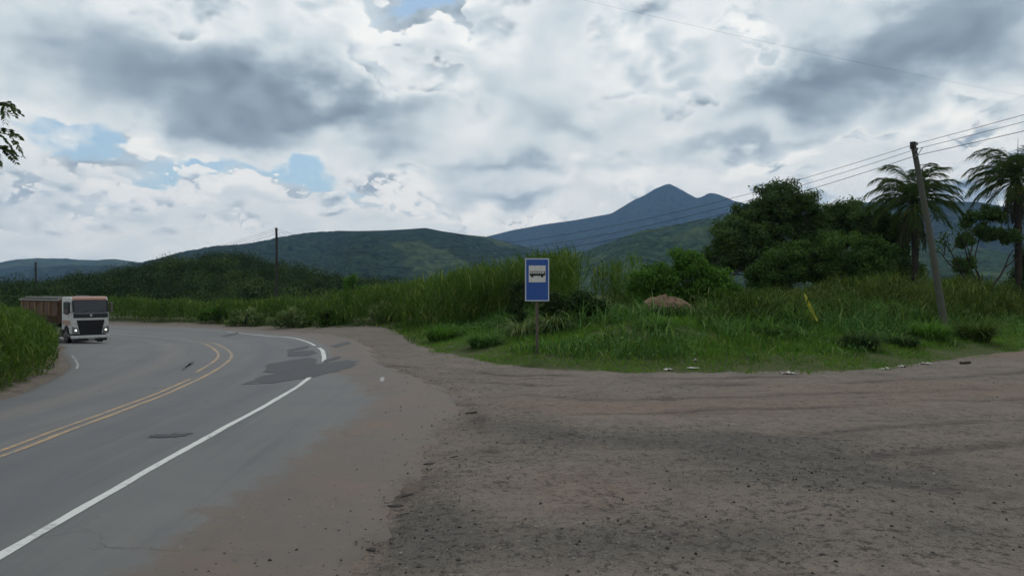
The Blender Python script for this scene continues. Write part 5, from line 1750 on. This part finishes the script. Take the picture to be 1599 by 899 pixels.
def scrap(x, y, w, d, h, label, seed):
    g = np.random.default_rng(seed)
    n, m = 9, 6
    U, W = np.meshgrid(np.linspace(-1, 1, n), np.linspace(-1, 1, m), indexing='ij')
    e = 1 + 0.25 * g.normal(0, 1, U.shape)
    X, Y = U * w / 2 * e, W * d / 2 * e
    Z = np.abs(g.normal(0, 1, U.shape)) * h * (1 - 0.6 * np.maximum(np.abs(U), np.abs(W)))
    V = np.stack([X, Y, Z + 0.008], -1).reshape(-1, 3)
    V2 = V - np.array([0, 0, 0.006])
    f = grid_faces(n, m)[:, ::-1]
    o = np_mesh('litter', np.vstack([V, V2]), np.vstack([f, f[:, ::-1] + n * m]), paper_m)
    o.location = (x, y, ground_at(x, y) + 0.01)
    tag(o, label, 'litter', 'litter along the edge of the grass')


scrap(9.05, 24.15, 0.42, 0.2, 0.06, 'crumpled pale litter lying on the dirt just clear of the grass', 341)
scrap(5.35, 25.1, 0.3, 0.2, 0.05, 'off white scrap in the grass edge below the earth mound', 342)
scrap(6.2, 25.25, 0.34, 0.14, 0.04, 'flat pale scrap in the grass edge right of the off white one', 343)
scrap(6.5, 26.2, 0.14, 0.12, 0.035, 'small white scrap a little inside the grass', 344)
scrap(13.0, 25.75, 0.45, 0.16, 0.04, 'pale flat litter where the grass edge turns away, leftmost of three', 345)
scrap(14.1, 26.6, 0.26, 0.16, 0.05, 'pale litter where the grass edge turns away, middle of three', 346)
scrap(15.3, 27.3, 0.4, 0.16, 0.05, 'pale litter where the grass edge turns away, rightmost of three', 347)
g = np.random.default_rng(350)


def stick(x, y, L, rz, label, name='stick', mat=stick_m, r=0.04, group=None):
    s = Soup()
    t = np.linspace(-0.5, 0.5, 8)
    P = np.stack([t * L, np.cumsum(g.normal(0, L * 0.025, 8)), np.abs(g.normal(0, 0.006, 8)) + r * 0.7], -1)
    s.tube(P, r * (0.6 + 0.5 * g.uniform(0, 1, 8)), 7)
    o = s.build(name, mat)
    o.location = (x, y, ground_at(x, y))
    o.rotation_euler = (0, 0, rz)
    tag(o, label, name.replace('_', ' '), group)


stick(16.75, 27.2, 0.55, 0.35, 'short dark stick on the dirt at the far right', r=0.06)
stick(-0.9, 16.3, 0.28, 0.5, 'short dark broken stick beside the asphalt edge', r=0.022)


def chunk(x, y, L, W, H, rz, label, seed):
    g = np.random.default_rng(seed)
    bm = bmesh.new()
    bmesh.ops.create_icosphere(bm, subdivisions=3, radius=0.5)
    for v in bm.verts:
        c = v.co
        k = 0.8 + 0.45 * float(fbm(c.x * 3 + seed, c.y * 3 + c.z * 2, 3, seed))
        v.co = Vector((c.x * L * k, c.y * W * k * (1 + 0.5 * math.sin(c.x * 5)), max(c.z, -0.25) * H * k))
    me = bpy.data.meshes.new('asphalt_chunk')
    bm.to_mesh(me)
    bm.free()
    me.materials.append(chunk_m)
    o = bpy.data.objects.new('asphalt_chunk', me)
    COL.objects.link(o)
    o.location = (x, y, ground_at(x, y) + H * 0.12)
    o.rotation_euler = (0, 0, rz)
    tag(o, label, 'asphalt lump', 'lumps of broken asphalt')


chunk(-1.52, 9.45, 0.26, 0.08, 0.035, 0.25, 'long dark lump of broken asphalt at the near end of the wheel rut', 361)
chunk(-1.42, 9.95, 0.24, 0.05, 0.03, 0.95, 'thin dark lump of asphalt just beyond the long one', 362)
chunk(-1.32, 11.75, 0.34, 0.05, 0.03, 0.45, 'dark asphalt sliver halfway up the dirt shoulder', 363)
chunk(-0.95, 12.1, 0.2, 0.04, 0.025, 0.7, 'small dark asphalt sliver right of the halfway one', 364)
chunk(-1.5, 7.85, 0.10, 0.08, 0.035, 0.2, 'rounded dark lump near the bottom of the picture', 365)
chunk(-5.35, 27.9, 0.6, 0.22, 0.08, 0.4, 'dark broken lip of asphalt at the edge of the bend', 366)

g = np.random.default_rng(370)
n = 30000
X = g.uniform(-3.5, 16, n)
Y = 6.3 + 22 * g.uniform(0, 1, n) ** 1.6
er = sdist(RIGHT, X, Y)
den = 0.10 + 1.1 * np.interp(X, [-10, 20], [1, 1]) * (0.75 * np.exp(-((X - 4.6) / 2.8) ** 2 - ((Y - 11.0) / 2.2) ** 2) + 0.7 * np.exp(-((er + 0.3) / 0.7) ** 2) + 0.5 * np.exp(-((X - 1.5) / 2.4) ** 2 - ((Y - 8) / 1.2) ** 2))
k = (g.uniform(0, 1, n) < den * (0.3 + 1.4 * (fbm(X * 1.2, Y * 1.2, 3, 371) - 0.25))) & (er < 1.6) & (sdist(VERGE, X, Y) < 0)
X, Y, er = X[k], Y[k], er[k]
n = len(X)
ii = np.clip(np.searchsorted(gx, X) - 1, 0, len(gx) - 2)
jj = np.clip(np.searchsorted(gy, Y) - 1, 0, len(gy) - 2)
Z = np.where(er > -0.3, base_z(X, Y) + 0.012, GZ[ii, jj])
oct_ = np.array([(1, 0, 0), (0, 1, 0), (-1, 0, 0), (0, -1, 0), (0, 0, 0.8), (0, 0, -0.5)], float)
of = np.array([(0, 1, 4), (1, 2, 4), (2, 3, 4), (3, 0, 4), (1, 0, 5), (2, 1, 5), (3, 2, 5), (0, 3, 5)])
sz = 0.005 + 0.019 * g.uniform(0, 1, n) ** 3.5
V = oct_[None] * (sz[:, None, None] * g.uniform(0.6, 1.4, (n, 6, 1))) * g.uniform(0.7, 1.3, (n, 1, 3))
a = g.uniform(0, 6.28, n)
ca, sa = np.cos(a)[:, None], np.sin(a)[:, None]
V = np.stack([V[..., 0] * ca - V[..., 1] * sa, V[..., 0] * sa + V[..., 1] * ca, V[..., 2]], -1) + np.stack([X, Y, Z + sz * 0.25], -1)[:, None]
F = (np.arange(n) * 6)[:, None, None] + of[None]
stone_m, N, out = material('loose_stones')
principled(N, out, N.ramp(N.attr('rnd'), [(0, (0.045, 0.042, 0.041)), (0.6, (0.085, 0.078, 0.072)), (0.88, (0.17, 0.15, 0.13)), (1.0, (0.32, 0.30, 0.27))]), 0.95, spec=0.15)
o = np_mesh('gravel', V.reshape(-1, 3), F.reshape(-1, 3), stone_m, attrs={'rnd': np.repeat(g.uniform(0, 1, n) ** 1.3, 6)})
tag(o, 'loose stones and asphalt crumbs strewn over the dirt', 'gravel', kind='stuff')
